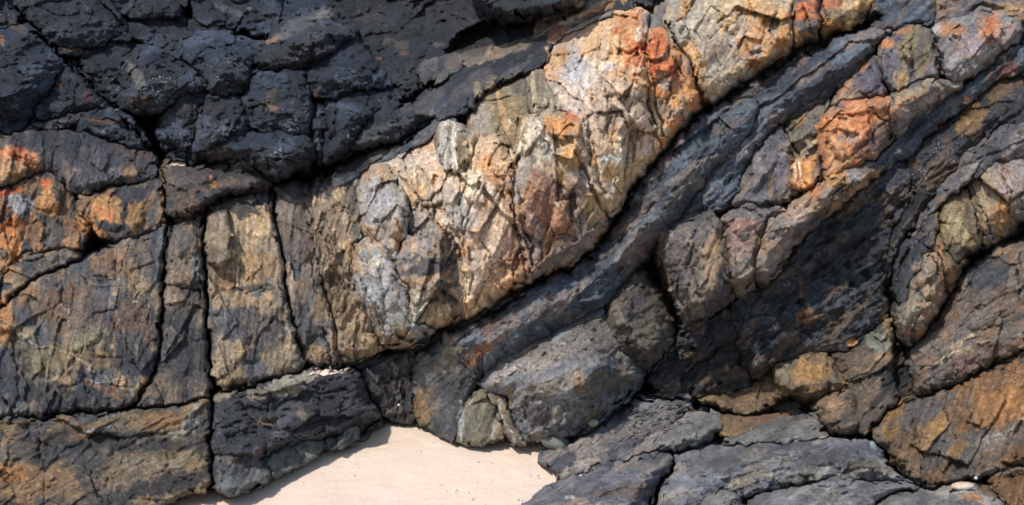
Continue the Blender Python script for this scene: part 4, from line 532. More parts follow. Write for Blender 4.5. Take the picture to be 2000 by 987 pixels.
LS = [
# --- upper left, dark barnacled boulders and the back wall
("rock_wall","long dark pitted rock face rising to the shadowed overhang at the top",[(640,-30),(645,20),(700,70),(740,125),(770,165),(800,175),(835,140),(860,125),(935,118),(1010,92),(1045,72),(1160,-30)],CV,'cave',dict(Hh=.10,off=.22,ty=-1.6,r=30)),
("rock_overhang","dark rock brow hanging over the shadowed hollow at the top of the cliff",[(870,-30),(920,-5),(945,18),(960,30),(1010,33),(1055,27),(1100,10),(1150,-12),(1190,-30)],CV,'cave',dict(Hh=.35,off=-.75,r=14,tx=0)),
("rock_slab","dark blue-black slab with a smooth face at the top left, beside the long diagonal crack",[(58,-30),(66,-6),(52,22),(60,46),(95,82),(125,92),(175,94),(205,76),(245,60),(243,34),(214,0),(205,-30)],DK,'barn',dict(Hh=.16,barn=.5)),
("rock_block","dark top-row block with a sharp crack down both sides",[(205,-30),(214,0),(243,33),(300,32),(366,38),(368,-30)],DK,'barn',dict(Hh=.12,barn=.35,amp=.7)),
("rock_block","dark top-row block with a pale curved ledge near its upper corner",[(368,-30),(366,38),(400,46),(462,66),(480,55),(525,78),(545,40),(548,10),(540,-30)],DK,'barn',dict(Hh=.12,barn=.3)),
("rock_block","narrow black band of rock below the top row of blocks",[(205,78),(245,58),(245,34),(300,33),(366,40),(400,47),(462,68),(455,80),(395,66),(352,78),(335,112),(316,108),(285,78),(250,64)],DK,'barn',dict(Hh=.08,off=.08,barn=.4)),
("rock_wedge","black wedge of rock squeezed into the crack at the top left corner",[(8,-30),(20,8),(36,34),(50,36),(52,20),(64,-8),(56,-30)],DK,'barn',dict(Hh=.08,off=.1)),
("rock_block","small blue-black block at the extreme top left corner",[(-30,-30),(5,-30),(16,8),(38,38),(12,60),(-30,92)],DK,'barn',dict(Hh=.14)),
("rock_boulder","large dark boulder on the left edge sloping down along the diagonal crack",[(-30,95),(12,62),(40,43),(80,67),(134,122),(110,158),(82,196),(70,225),(57,242),(40,256),(0,266),(-30,272)],DK2,'barn',dict(Hh=.28,r=50)),
("rock_block","triangular dark block with a reddish patch, right of the large left boulder",[(134,122),(162,142),(200,184),(219,206),(200,212),(160,222),(105,234),(57,243),(72,222),(84,196),(112,158)],DK2,'barn',dict(Hh=.22,r=30)),
("rock_ledge","thin sloping ledge with pale sand on its top, above the orange-stained dome",[(-5,270),(45,254),(100,240),(160,224),(168,226),(140,246),(95,256),(30,260),(0,266)],('4a4846','34363a','6a5c4c'),'barn',dict(Hh=.08,off=.0,r=8)),
("rock_ledge","dark ledge with a small rusty orange spot under the upper left slab",[(118,84),(165,92),(172,104),(160,116),(130,108)],DK2,'barn',dict(Hh=.08,off=.08,r=8)),
("rock_block","dark trapezoid rock face between the diagonal crack and the domed barnacled boulder",[(164,112),(172,100),(205,77),(250,64),(285,78),(276,90),(262,110),(246,138),(235,165),(232,192),(215,196),(190,168),(164,140)],DK,'barn',dict(Hh=.12,off=.1,r=24)),
("rock_boulder","small rounded dark boulder resting in the V-shaped crack above the dome",[(140,248),(160,228),(190,212),(208,208),(235,215),(260,240),(285,275),(289,293),(260,288),(225,280),(190,266),(155,256)],DK2,'barn',dict(Hh=.26,r=40,off=-.02)),
("rock_boulder","knobbly dark boulder with a light grey ridge, left of the tall domed rocks",[(225,202),(232,188),(236,160),(250,125),(268,90),(285,83),(320,103),(345,116),(368,130),(394,148),(408,170),(400,180),(355,186),(335,206),(318,216),(255,217)],DK2,'barn',dict(Hh=.3,r=45,off=-.05)),
("rock_boulder","domed dark boulder with small square holes, beside the highest dome",[(338,110),(350,82),(380,67),(430,66),(480,78),(516,88),(512,110),(498,126),(490,150),(487,170),(470,179),(412,181),(405,165),(395,146),(370,130),(345,117)],DK2,'barn',dict(Hh=.28,r=45,off=-.05)),
("rock_boulder","highest dome of dark rock with a light top and orange left shoulder",[(523,84),(530,64),(560,40),(600,30),(638,20),(655,28),(672,45),(690,62),(692,76),(662,82),(658,94),(640,107),(605,127),(560,133),(520,136),(498,122),(512,100)],('2b2e35','44464b','1e2127'),'barn',dict(Hh=.34,r=45,off=-.12)),
("rock_boulder","black rounded boulder to the right of and below the highest dome",[(662,84),(692,77),(712,95),(737,128),(762,150),(768,168),(735,171),(700,173),(680,183),(640,196),(622,190),(605,185),(598,150),(600,130),(640,109)],DK2,'barn',dict(Hh=.3,r=40,off=-.08)),
("rock_boulder","black boulder between the square-holed dome and the vertical centre crack",[(490,155),(500,137),(560,134),(597,131),(600,160),(606,190),(612,215),(612,266),(560,263),(500,266),(482,200),(470,184),(487,174)],DK2,'barn',dict(Hh=.22,r=30,off=-.05)),
("rock_boulder","tall dark barnacled block standing just left of the wide lower boulder",[(412,185),(470,181),(483,202),(492,232),(482,262),(440,300),(400,316),(372,316),(366,302),(383,252),(395,205)],DK2,'barn',dict(Hh=.24,r=34,off=-.05)),
("rock_boulder","dark leaning block beside the deep black V-shaped hollow",[(335,208),(355,187),(407,182),(394,203),(383,250),(370,296),(345,297),(320,287),(306,268),(324,232)],DK2,'barn',dict(Hh=.24,r=34,off=-.02)),
("rock_boulder","small dark knob wedged at the bottom of the V-shaped hollow",[(333,302),(340,294),(366,297),(370,314),(345,314)],DK2,'barn',dict(Hh=.1,r=10,off=.05)),
("rock_boulder","wide dark boulder overhanging the wedge block and brown columns",[(400,316),(402,290),(440,268),(482,263),(560,263),(613,268),(619,318),(560,353),(532,356),(510,340),(470,322)],DK2,'barn',dict(Hh=.26,r=34,off=-.06)),
("rock_pillar","narrow upright strip of black rock between two vertical cracks under the brown notch",[(612,196),(632,198),(636,260),(629,316),(619,322),(613,270)],DK2,'barn',dict(Hh=.12,r=14)),
("rock_boulder","black barnacled block right of the narrow upright strip",[(638,198),(690,179),(722,178),(747,205),(736,226),(692,266),(688,302),(652,316),(631,320),(637,266),(635,206)],DK2,'barn',dict(Hh=.24,r=34,off=-.04)),
("rock_boulder","elongated dark boulder with a pale spine lying along the slanting dark band",[(690,268),(720,240),(745,206),(760,202),(778,213),(815,215),(845,206),(842,230),(775,274),(722,292),(692,297)],('2e3239','40444a','202329'),'barn',dict(Hh=.24,r=28,off=-.08)),
("rock_block","small black ledge under the right edge of the pitted wall",[(702,176),(735,170),(768,166),(792,188),(765,203),(745,206),(720,180)],DK2,'barn',dict(Hh=.12,r=12,off=.05)),
("rock_lump","small dark knob poking up behind the highest dome",[(541,36),(548,10),(575,0),(610,-5),(635,3),(642,18),(600,30),(560,42)],DK2,'barn',dict(Hh=.16,r=20,off=.03)),
("rock_block","dark triangular toe at the foot of the pitted wall",[(735,130),(752,136),(766,158),(768,170),(735,171),(700,172),(690,160)],DK,'barn',dict(Hh=.12,r=12,off=.0)),
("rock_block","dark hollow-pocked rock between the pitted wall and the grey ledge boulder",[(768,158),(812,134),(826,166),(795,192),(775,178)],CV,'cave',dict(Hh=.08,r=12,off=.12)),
("rock_boulder","grey rounded boulder on the ledge below the shadowed hollow",[(811,138),(830,120),(855,108),(880,105),(892,112),(906,130),(900,142),(852,162),(826,168)],('4b4c52','3a3c42','5c5550'),'pit',dict(Hh=.24,r=20,off=-.02,amp=.6)),
("rock_ledge","pale honeycombed ledge running up beside the shadowed hollow",[(886,114),(925,98),(960,90),(1000,78),(1036,70),(1034,84),(1002,95),(975,115),(940,130),(906,133)],('7a6a5a','55504c','8a7258'),'pit',dict(Hh=.18,r=14,off=-.02,amp=.8)),
("rock_band","dark lower band of slanting rock above the brown columns",[(640,346),(700,312),(735,293),(775,276),(843,232),(880,222),(900,236),(870,244),(840,268),(790,292),(745,320),(700,346),(690,362),(650,372)],SL2,'slate',dict(Hh=.12,r=16,off=-.04,an=32)),
("rock_band","long dark slanting rock band above the pale central cliff",[(778,212),(850,180),(905,140),(975,116),(1010,95),(1040,80),(1080,60),(1160,30),(1250,-10),(1290,-30),(1320,-30),(1292,8),(1200,30),(1155,52),(1110,66),(1082,90),(1070,130),(1035,138),(990,152),(940,178),(920,212),(880,226),(845,234),(815,216)],('3e4249','2f3238','504c4a'),'slate',dict(Hh=.16,r=22,off=-.10,an=34)),
("rock_band","pale pinkish strip of rock along the upper edge of the long dark band",[(1036,76),(1046,48),(1080,28),(1150,-12),(1200,-30),(1290,-30),(1250,-12),(1195,14),(1125,44),(1080,62),(1050,80)],('96887e','6c645f','a8806a'),'slate',dict(Hh=.18,r=16,off=-.06,an=30)),
("rock_block","small grey block in the notch above the red-orange block",[(1250,28),(1268,10),(1292,10),(1300,30),(1302,56),(1264,60)],('6c6560','4c4a4c','86705c'),'crag',dict(Hh=.1,r=10,off=.1,amp=.6)),
# --- left wall
("rock_dome","broad dome of rock with a dark cap and orange blotches on its left side",[(-30,278),(0,266),(40,260),(95,256),(150,257),(195,272),(240,290),(285,298),(305,315),(312,332),(285,353),(247,356),(214,362),(167,380),(148,384),(112,345),(82,332),(45,354),(0,371),(-30,386)],('45434a','31333a','6a5c54'),'wall',dict(Hh=.26,r=50,off=-.05,ty=.4)),
("rock_outcrop","rugged orange-red and grey rock on the left edge below the dome",[(-30,386),(0,372),(45,355),(82,333),(112,347),(148,386),(140,410),(162,424),(178,444),(165,470),(150,488),(110,484),(50,495),(20,512),(5,540),(-5,600),(-30,612)],('5a5048','44464a','8a6240'),'wall',dict(Hh=.12,r=14,an=70,amp=1.5)),
("rock_block","tan and orange rock panel with a pale cracked lower left corner, under the dome",[(148,386),(167,380),(214,362),(247,356),(285,353),(313,334),(322,400),(326,436),(280,456),(236,470),(200,462),(176,442),(160,424),(143,410)],('4e4846','36373c','7a5c40'),'wall',dict(Hh=.16,r=22,an=60)),
("rock_lens","long lens of brown rock tapering to the left edge below the orange face",[(-30,622),(-5,600),(5,540),(20,512),(50,495),(110,484),(144,487),(160,504),(118,522),(77,545),(48,562),(0,602)],W1,'wall',dict(Hh=.14,r=20,an=30)),
("rock_outcrop","largest brown and grey rock face on the left, crossed by a pale diagonal vein",[(-30,628),(0,604),(50,562),(78,546),(118,523),(162,506),(236,471),(280,458),(326,438),(329,480),(323,540),(316,660),(300,722),(270,772),(241,802),(180,808),(105,812),(25,817),(-30,822)],W1,'wall',dict(Hh=.16,r=26)),
("rock_column","narrow grey-brown column between two deep vertical cracks",[(332,446),(352,434),(393,414),(397,450),(390,500),(397,545),(401,600),(407,690),(410,774),(385,783),(340,793),(285,801),(264,796),(285,768),(302,724),(318,670),(325,580),(328,500)],('504840','3c3a3d','71604d'),'wall',dict(Hh=.16,r=20)),
("rock_block","blunt wedge block with a dark top jammed under the barnacled boulders",[(315,335),(322,322),(345,320),(375,324),(440,326),(485,318),(502,334),(530,352),(531,366),(500,372),(435,390),(395,410),(350,430),(331,430),(322,395),(316,350)],('4d443e','383a40','5f4c3e'),'wall',dict(Hh=.30,r=34,off=-.12,an=20)),
("rock_outcrop","broad tan and grey slab at the bottom left under the horizontal crack",[(-30,828),(30,819),(110,815),(180,811),(241,806),(310,800),(350,793),(408,778),(411,820),(413,900),(412,950),(382,964),(345,978),(320,990),(250,1060),(-30,1060)],('5b5044','3c3b3e','76603f'),'wall',dict(Hh=.18,r=20,an=25,off=-.05)),
("rock_column","tall brown column with a pale streak, standing right of the deep crack",[(402,412),(430,394),(500,374),(528,370),(532,400),(537,450),(547,520),(561,600),(580,660),(600,716),(560,730),(520,745),(480,759),(420,762),(414,700),(411,600),(404,545),(398,480)],W2,'wall',dict(Hh=.14,r=18,an=86)),
("rock_slab","small tan slab hanging proud of the tall brown column",[(400,442),(406,425),(428,415),(442,412),(449,440),(446,500),(441,518),(425,525),(409,521),(402,490)],('7b6a55','6a5b4a','86755c'),'clean',dict(Hh=.14,r=9,off=-.16,an=88,tx=-.6)),
("rock_column","dusky grey-brown column with a rounded right edge",[(537,382),(542,366),(600,356),(613,380),(619,420),(621,500),(631,560),(641,600),(651,640),(666,690),(668,712),(640,718),(603,718),(586,660),(566,600),(551,500),(540,440)],('78695c','5a5a5e','8a7664'),'wall',dict(Hh=.14,r=20,an=86,off=.03,amp=1.2)),
("rock_outcrop","rough brown rock face next to the pale central cliff, broken at its foot",[(611,362),(650,336),(692,316),(725,318),(706,350),(703,390),(706,440),(700,470),(697,520),(706,580),(722,620),(738,665),(747,684),(715,702),(670,712),(656,640),(641,580),(625,520),(619,430)],('8c7860','6c655c','a4886a'),'wall',dict(Hh=.14,r=18,an=80,amp=1.7)),
# --- foot of the wall above the sand
("rock_outcrop","rugged black rock base beneath the brown columns",[(416,788),(450,782),(475,765),(530,748),(600,728),(690,722),(706,742),(713,775),(736,803),(743,822),(700,836),(662,846),(640,856),(600,860),(560,868),(520,885),(500,895),(450,900),(415,900)],('34373e','474950','25272d'),'bould',dict(Hh=.34,r=24,off=-.08,barn=.3,gloss=.6,an=16,amp=1.5)),
("rock_ledge","narrow tan ledge between the brown column and the black rock base",[(417,776),(436,768),(480,762),(500,752),(526,752),(532,766),(500,778),(452,786),(420,788)],('7d6f5c','665c50','8c7a5c'),'wall',dict(Hh=.12,r=10,off=-.04,an=10)),
("rock_lens","smooth pale lens of rock capped by a dusting of sand",[(524,760),(535,744),(560,735),(600,727),(628,733),(612,752),(575,772),(545,775),(528,770)],('8a8474','746f66','968a74'),'clean',dict(Hh=.12,r=14,off=-.20,an=10)),
("rock_boulder","grey rounded toe of rock standing in the sand beside the deep crack",[(414,905),(430,885),(470,880),(505,892),(524,910),(532,934),(490,953),(460,963),(430,966),(415,952)],('4b4f54','3a3c41','62605e'),'wall',dict(Hh=.22,r=26,off=-.12,an=70)),
("rock_slab","smooth greenish-grey rock panel rising out of the sand",[(508,896),(530,880),(565,866),(600,860),(632,856),(636,882),(600,900),(580,909),(546,927),(530,934),(520,914)],('545b54','474e4b','666858'),'clean',dict(Hh=.14,r=10,off=-.10,an=80)),
("rock_block","smallest greenish block in the row at the sand's edge",[(633,858),(654,853),(656,878),(636,885)],('5a5f55','4b504a','6a6b5c'),'clean',dict(Hh=.10,r=6,off=-.08)),
("rock_block","angular greenish-grey block leaning at the edge of the sand",[(655,853),(670,838),(695,832),(702,860),(680,871),(655,880)],('5b645f','4a514e','6c7068'),'clean',dict(Hh=.14,r=7,off=-.14)),
("rock_flake","low dark flat rock half buried in sand at the tip of the base",[(700,846),(720,836),(743,824),(745,834),(720,848),(704,862)],('3a3d42','2c2f34','4b4c4c'),'slate',dict(Hh=.08,r=7,off=-.04)),
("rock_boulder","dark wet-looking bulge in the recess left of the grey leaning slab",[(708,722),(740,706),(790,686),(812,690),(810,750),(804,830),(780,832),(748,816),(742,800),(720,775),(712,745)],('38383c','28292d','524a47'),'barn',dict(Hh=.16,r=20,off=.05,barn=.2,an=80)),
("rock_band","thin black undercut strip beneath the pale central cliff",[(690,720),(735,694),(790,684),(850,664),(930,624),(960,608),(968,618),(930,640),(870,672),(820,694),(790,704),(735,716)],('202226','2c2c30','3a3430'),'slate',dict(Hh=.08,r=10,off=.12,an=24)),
# --- pale central cliff
("rock_block","rounded pale block with a peach-coloured crown at the left end of the central cliff",[(703,400),(704,365),(712,335),(735,322),(758,326),(775,352),(796,386),(797,420),(792,452),(778,478),(788,512),(770,500),(745,470),(722,448),(706,430)],('a39a92','8e8a88','b09070'),'crag',dict(Hh=.30,r=34,off=-.10,amp=.7)),
("rock_slab","smooth ochre slab squeezed between two pale blocks",[(704,430),(722,447),(745,468),(768,500),(792,545),(806,596),(803,620),(785,575),(762,520),(738,478),(716,468),(707,450)],('94805c','84725a','b08048'),'clean',dict(Hh=.06,r=8,off=.02,an=-60)),
("rock_slab","pale blue-grey slab leaning at the lower left corner of the central cliff",[(696,482),(712,468),(732,472),(752,472),(766,508),(786,548),(799,590),(806,645),(850,648),(835,664),(790,680),(757,684),(738,650),(712,595),(698,560),(693,520)],('9a9a98','85868a','ab9070'),'crag',dict(Hh=.24,r=18,off=-.10,an=-62,amp=.6)),
("rock_outcrop","pale fractured panel with branching cracks, high on the left of the central cliff",[(742,322),(798,288),(852,262),(872,300),(868,335),(862,380),(870,420),(905,470),(898,490),(870,465),(848,432),(815,408),(797,386),(776,352),(760,328)],PL2,'crag',dict(Hh=.14,r=14,amp=.7)),
("rock_slab","thin upright slab with a bright white edge and brown face",[(852,262),(862,238),(880,233),(905,258),(922,264),(921,300),(905,330),(892,334),(880,325),(868,334),(858,310)],('9c8e7c','85705a','a8967c'),'clean',dict(Hh=.16,r=6,off=-.12,an=88)),
("rock_outcrop","pale block with two dark grey bands near the middle of the central cliff",[(788,486),(795,455),(798,388),(815,410),(848,434),(872,466),(898,492),(907,525),(909,580),(904,618),(880,640),(830,648),(806,643),(800,592),(786,545),(774,505)],('a08c76','8c8480','ac8a62'),'crag',dict(Hh=.20,r=20,off=-.04)),
("rock_outcrop","sharp-peaked pale orange face left of the deep red-brown patch",[(862,380),(868,338),(892,336),(905,332),(922,300),(935,274),(965,270),(990,274),(1008,320),(1004,365),(1008,400),(1014,450),(1022,505),(1002,560),(962,590),(925,608),(905,618),(910,560),(905,500),(906,470),(872,420)],PL,'crag',dict(Hh=.22,r=20,off=-.06)),
("rock_outcrop","pointed block with an orange cap and large red-brown patch in mid cliff",[(1010,320),(1014,237),(1040,228),(1080,218),(1110,220),(1140,245),(1150,300),(1172,360),(1190,425),(1168,470),(1142,502),(1080,538),(1040,551),(1003,562),(1022,503),(1012,440),(1006,380)],('b09880','988a7e','b5824e'),'crag',dict(Hh=.28,r=22,off=-.16)),
("rock_outcrop","shaded brown recess panel behind the two sharp peaks",[(912,262),(914,212),(940,178),(990,153),(1035,140),(1038,180),(1034,232),(1013,238),(1010,320),(990,275),(960,270),(935,270)],('8a785c','786c5c','957c58'),'crag',dict(Hh=.08,r=10,off=.16,amp=.5)),  # palette browned to hold the panel's shade
("rock_pillar","slim upright pillar of tan rock beside the long dark band",[(1030,228),(1031,170),(1038,142),(1056,136),(1070,150),(1080,185),(1086,216),(1060,222)],('8b7d64','746a5a','9c8a68'),'clean',dict(Hh=.16,r=8,off=.0,an=88)),
("rock_outcrop","huge pale and orange face beneath the long dark band, with a shaded square recess",[(1070,150),(1072,120),(1084,94),(1110,72),(1160,52),(1200,32),(1230,22),(1256,28),(1263,62),(1264,130),(1270,200),(1276,245),(1300,292),(1272,315),(1245,350),(1212,400),(1188,432),(1170,372),(1148,300),(1140,246),(1110,220),(1086,216),(1078,180)],PL,'crag',dict(Hh=.28,r=26,off=-.10)),
("rock_block","jagged red-orange block on the right shoulder of the central cliff",[(1264,62),(1302,55),(1312,95),(1332,100),(1352,138),(1358,180),(1361,212),(1345,240),(1312,285),(1298,294),(1278,250),(1271,200),(1265,130)],('b58a60','9a8a78','c07038'),'crag',dict(Hh=.26,r=18,off=-.12)),
("rock_outcrop","cream and orange ribbed face at the top, right of the red-orange block",[(1296,30),(1310,-30),(1543,-30),(1545,40),(1546,96),(1500,124),(1440,164),(1388,195),(1370,183),(1356,135),(1332,96),(1312,80),(1302,55)],('b5a184','988e82','c08c50'),'crag',dict(Hh=.26,r=26,off=-.05,an=60)),
("rock_block","square block with two rusty red bars at the top edge of the cliff",[(1547,-30),(1547,95),(1575,84),(1599,78),(1599,-30)],('8a7058','5f5854','a8733c'),'crag',dict(Hh=.20,r=12,off=-.02,amp=.7)),
("rock_block","warm tan block at the right-hand end of the cream cliff top",[(1601,-30),(1600,78),(1650,60),(1690,38),(1712,12),(1725,-30)],('8c7258','6a605a','b08444'),'crag',dict(Hh=.20,r=12,off=.0,amp=.7)),
# --- dark slate slabs running diagonally
("rock_slab","grey leaning slab with an ochre lower left corner, rising from the sand",[(808,702),(860,670),(925,640),(945,690),(937,742),(915,775),(892,805),(886,862),(862,852),(832,834),(808,826),(805,760)],('4b4c50','3c3e44','66604f'),'slate',dict(Hh=.16,r=16,off=.0,an=50,amp=.6)),
("rock_slab","long dark blue-grey slab sweeping diagonally under the central cliff",[(842,670),(930,620),(1010,580),(1090,542),(1150,506),(1200,442),(1255,352),(1312,284),(1372,222),(1440,194),(1482,200),(1472,240),(1432,290),(1392,332),(1342,402),(1290,462),(1250,522),(1218,560),(1175,606),(1095,640),(1005,692),(940,745),(925,700)],SL,'slate',dict(Hh=.34,r=70,off=-.04,ty=.3)),
("rock_slab","upper dark slab running to the top right between the cream face and grey blocks",[(1372,220),(1440,175),(1540,118),(1600,90),(1700,57),(1748,56),(1720,82),(1682,130),(1650,162),(1618,182),(1570,216),(1526,236),(1482,280),(1446,340),(1440,380),(1420,412),(1340,430),(1290,482),(1282,470),(1342,402),(1392,332),(1432,290),(1472,240),(1482,200)],SL,'slate',dict(Hh=.30,r=55,off=-.05)),
("rock_slab","short black slab at the top edge between the warm tan block and grey corner block",[(1690,44),(1712,12),(1728,-30),(1850,-30),(1832,10),(1818,46),(1785,46),(1748,55),(1712,58)],SL2,'slate',dict(Hh=.16,r=16,off=.0)),
("rock_boulder","big grey-brown boulder overhanging a hollow above the sand",[(932,745),(1000,697),(1090,648),(1150,616),(1180,605),(1193,650),(1232,702),(1260,728),(1242,756),(1200,790),(1150,828),(1105,850),(1035,866),(1010,852),(1002,810),(995,775),(975,772),(955,768)],BO,'bould',dict(Hh=.40,r=90,off=-.02,gap=-4)),
("rock_boulder","dark olive-brown boulder tucked behind the big grey-brown boulder",[(1180,605),(1215,562),(1248,528),(1292,580),(1314,632),(1320,658),(1300,702),(1268,732),(1235,704),(1200,665),(1188,640)],('544c42','434043','665a4b'),'bould',dict(Hh=.42,r=50,off=-.04,gap=-1)),
("rock_block","greenish-brown block with a pale veined left edge standing in the sand",[(884,862),(890,808),(912,780),(935,764),(956,768),(970,800),(987,862),(942,867),(906,868)],('625f50','56564e','6c5f44'),'clean',dict(Hh=.14,r=14,off=-.04,an=60)),
("rock_slab","narrow striped brown slab leaning between the greenish block and the big boulder",[(957,768),(976,772),(994,800),(1004,846),(1032,866),(1000,869),(986,862),(971,800)],('746654','5e5650','8c7a58'),'clean',dict(Hh=.12,r=8,off=-.06,an=-70)),
# --- middle right
("rock_block","squarish grey-brown block with tan streaks in the middle right",[(1284,482),(1298,442),(1340,416),(1386,406),(1406,440),(1415,482),(1426,522),(1431,560),(1422,592),(1392,612),(1372,618),(1352,628),(1336,640),(1322,600),(1302,550)],('6a625c','565257','80705a'),'bould',dict(Hh=.28,r=26,off=-.10,an=70)),
("rock_block","rounded purplish-grey block with a pinkish face right of the squarish block",[(1408,440),(1425,413),(1470,403),(1532,408),(1512,430),(1492,452),(1478,500),(1484,552),(1445,582),(1430,555),(1424,520),(1414,482)],('746c68','625d60','8a6e5e'),'bould',dict(Hh=.24,r=24,off=-.06)),
("rock_ridge","long pale ridge with orange crest climbing from the middle to the upper right",[(1484,556),(1478,495),(1500,442),(1542,410),(1580,372),(1610,345),(1640,330),(1680,320),(1730,318),(1704,348),(1645,395),(1592,440),(1542,502),(1505,546)],('857a72','6c6564','a5805c'),'bould',dict(Hh=.34,r=26,off=-.20,an=38)),
("rock_slab","smooth purple-grey triangular slab with a sharp light edge",[(1428,405),(1440,378),(1446,340),(1482,282),(1526,236),(1536,270),(1542,310),(1556,348),(1560,374),(1532,402),(1470,402)],('5c5a60','4f4e55','70645c'),'bould',dict(Hh=.14,r=12,off=-.02,an=55,amp=.7)),
("rock_block","olive-streaked block topped by a narrow orange rim, above the triangular slab",[(1528,242),(1570,216),(1616,182),(1622,204),(1604,250),(1592,266),(1562,276),(1538,274)],('6c665c','55535a','8c7050'),'bould',dict(Hh=.14,r=10,off=-.02,amp=1)),
("rock_outcrop","crumbly tan and grey rock between the triangular slab and the orange boulder",[(1540,276),(1592,266),(1602,290),(1608,330),(1604,352),(1580,368),(1560,376),(1545,345)],('7a7068','646064','8f7a5c'),'crag',dict(Hh=.10,r=8,off=.03,amp=.8)),
("rock_block","small bright orange stone with a pale front edge",[(1545,352),(1548,325),(1558,310),(1582,305),(1598,320),(1602,350),(1585,364),(1570,373),(1552,364)],('b9784a','a8704a','c4803c'),'clean',dict(Hh=.16,r=8,off=-.14)),
("rock_boulder","large orange angular boulder on the upper right slope",[(1592,262),(1620,217),(1660,200),(1738,190),(1745,215),(1742,272),(1692,314),(1636,336),(1610,352),(1602,300)],('ad7a56','8c7468','bc6c3c'),'crag',dict(Hh=.34,r=30,off=-.20,amp=.6,an=40)),
("rock_ridge","light grey sloping shelf running right from the large orange boulder",[(1738,190),(1780,172),(1800,160),(1850,155),(1888,158),(1860,182),(1822,204),(1782,236),(1748,276),(1742,240)],('8a7e74','6c6664','a08468'),'bould',dict(Hh=.24,r=20,off=-.16,an=30)),
("rock_block","violet-grey flat-faced block with an orange upper rim",[(1620,202),(1648,164),(1682,128),(1714,106),(1726,140),(1741,184),(1700,192),(1660,198)],('605c66','524f58','8a6a50'),'bould',dict(Hh=.14,r=14,off=-.04,amp=.6,an=45)),
("rock_block","grey block with an olive vertical stripe and orange left corner",[(1716,106),(1722,80),(1758,50),(1790,45),(1814,62),(1824,100),(1842,152),(1800,160),(1776,174),(1744,186),(1728,142)],('6c6560','58545a','7c6c50'),'bould',dict(Hh=.20,r=16,off=-.08,amp=1.2,an=75)),
("rock_block","tall grey block with a rusty pointed top near the right edge",[(1816,62),(1832,47),(1880,38),(1900,25),(1922,15),(1960,30),(2002,50),(1972,92),(1937,120),(1900,145),(1860,158),(1842,140),(1825,100)],('8c8886','706e6e','a07860'),'bould',dict(Hh=.24,r=18,off=-.10,an=60)),
("rock_block","brown-grey block in the top right corner",[(1818,44),(1832,8),(1852,-30),(2030,-30),(2030,42),(2000,46),(1960,26),(1922,12),(1898,22),(1878,36),(1832,44)],('6f6058','57535a','907050'),'bould',dict(Hh=.18,r=20,off=.05)),
("rock_slab","narrow dark slab below the grey sloping shelf in the upper right",[(1888,162),(1940,122),(1975,92),(2030,58),(2030,112),(1962,142),(1902,192),(1852,232),(1802,282),(1762,312),(1702,347),(1642,392),(1700,325),(1745,278),(1784,236),(1824,206)],SL,'slate',dict(Hh=.26,r=32,off=-.08)),
("rock_slab","dark slab with brown and rust patches running to the right edge",[(1762,314),(1802,284),(1852,234),(1902,194),(1962,144),(2030,114),(2030,192),(1962,242),(1902,296),(1848,346),(1812,398),(1782,440),(1760,480),(1742,540),(1730,560),(1726,500),(1755,430),(1782,380)],('34373e','282a30','5a4636'),'slate',dict(Hh=.28,r=45,off=.02,amp=1.1)),
("rock_slab","thin grey slab lying along the top of the tan-spotted block",[(1782,462),(1812,402),(1848,348),(1902,298),(1962,244),(2030,194),(2030,262),(1958,310),(1902,350),(1862,370),(1832,402),(1800,440),(1775,472)],('5a595e','42444b','766c64'),'slate',dict(Hh=.26,r=28,off=-.12)),
("rock_slab","olive-brown panel with two round tan spots on the right side",[(1832,452),(1835,404),(1856,376),(1884,366),(1904,400),(1924,470),(1915,482),(1882,495),(1872,522),(1850,492)],('6b5c42','5c5142','7c6844'),'clean',dict(Hh=.12,r=10,off=-.06,an=70)),
("rock_block","light streaky upright block at the right edge below the thin grey slab",[(1886,366),(1902,352),(1958,312),(2030,264),(2030,392),(1992,420),(1946,470),(1926,478),(1906,410)],('85776c','6e6660','98784e'),'crag',dict(Hh=.20,r=18,off=-.10,an=-72,amp=.6)),
("rock_block","dark blue-grey lobe forming the left side of the spotted block",[(1744,640),(1744,560),(1750,502),(1775,470),(1800,440),(1831,404),(1832,452),(1812,490),(1790,530),(1772,575),(1768,640)],('40454c','33363c','5c544e'),'slate',dict(Hh=.26,r=26,off=-.12,an=65)),
("rock_cluster","pale tan cobbled rock with a rounded lower end above the dark gutter",[(1752,645),(1768,600),(1774,574),(1790,530),(1813,490),(1834,502),(1850,580),(1832,600),(1818,640),(1786,668),(1765,660)],('8e8068','7c7568','98785a'),'crag',dict(Hh=.30,r=18,off=-.18,amp=.8)),
("rock_wedge","brown wedge with a thin upright seam under the tan-spotted panel",[(1833,452),(1850,490),(1870,522),(1885,500),(1880,530),(1862,560),(1852,582),(1836,500),(1815,488)],('70583c','5c4f40','865c3c'),'clean',dict(Hh=.12,r=8,off=-.06,an=-75)),
("rock_outcrop","reddish-grey rock face at the right edge with pale angular veins",[(1856,592),(1882,540),(1920,505),(1960,478),(2030,430),(2030,672),(1962,703),(1902,733),(1850,757),(1798,776),(1784,740),(1776,700),(1790,672),(1830,640)],RD,'wall',dict(Hh=.22,r=26,off=-.05,an=35)),
("rock_outcrop","big rust-orange and grey rock at the lower right below the diagonal crack",[(1700,852),(1732,806),(1770,785),(1800,778),(1850,759),(1902,735),(1962,705),(2030,674),(2030,882),(1985,905),(1925,938),(1860,950),(1822,955),(1792,946),(1762,920),(1732,884)],('6a5a48','504c48','8e642e'),'wall',dict(Hh=.26,r=28,off=-.08,an=70,amp=1.3)),
("rock_block","brown corner block at the lower right edge beyond a black crack",[(1926,940),(1985,908),(2030,886),(2030,1060),(1985,1060),(1962,1000),(1940,965)],('674c31','54483c','7c5830'),'wall',dict(Hh=.2,r=18,off=-.1)),
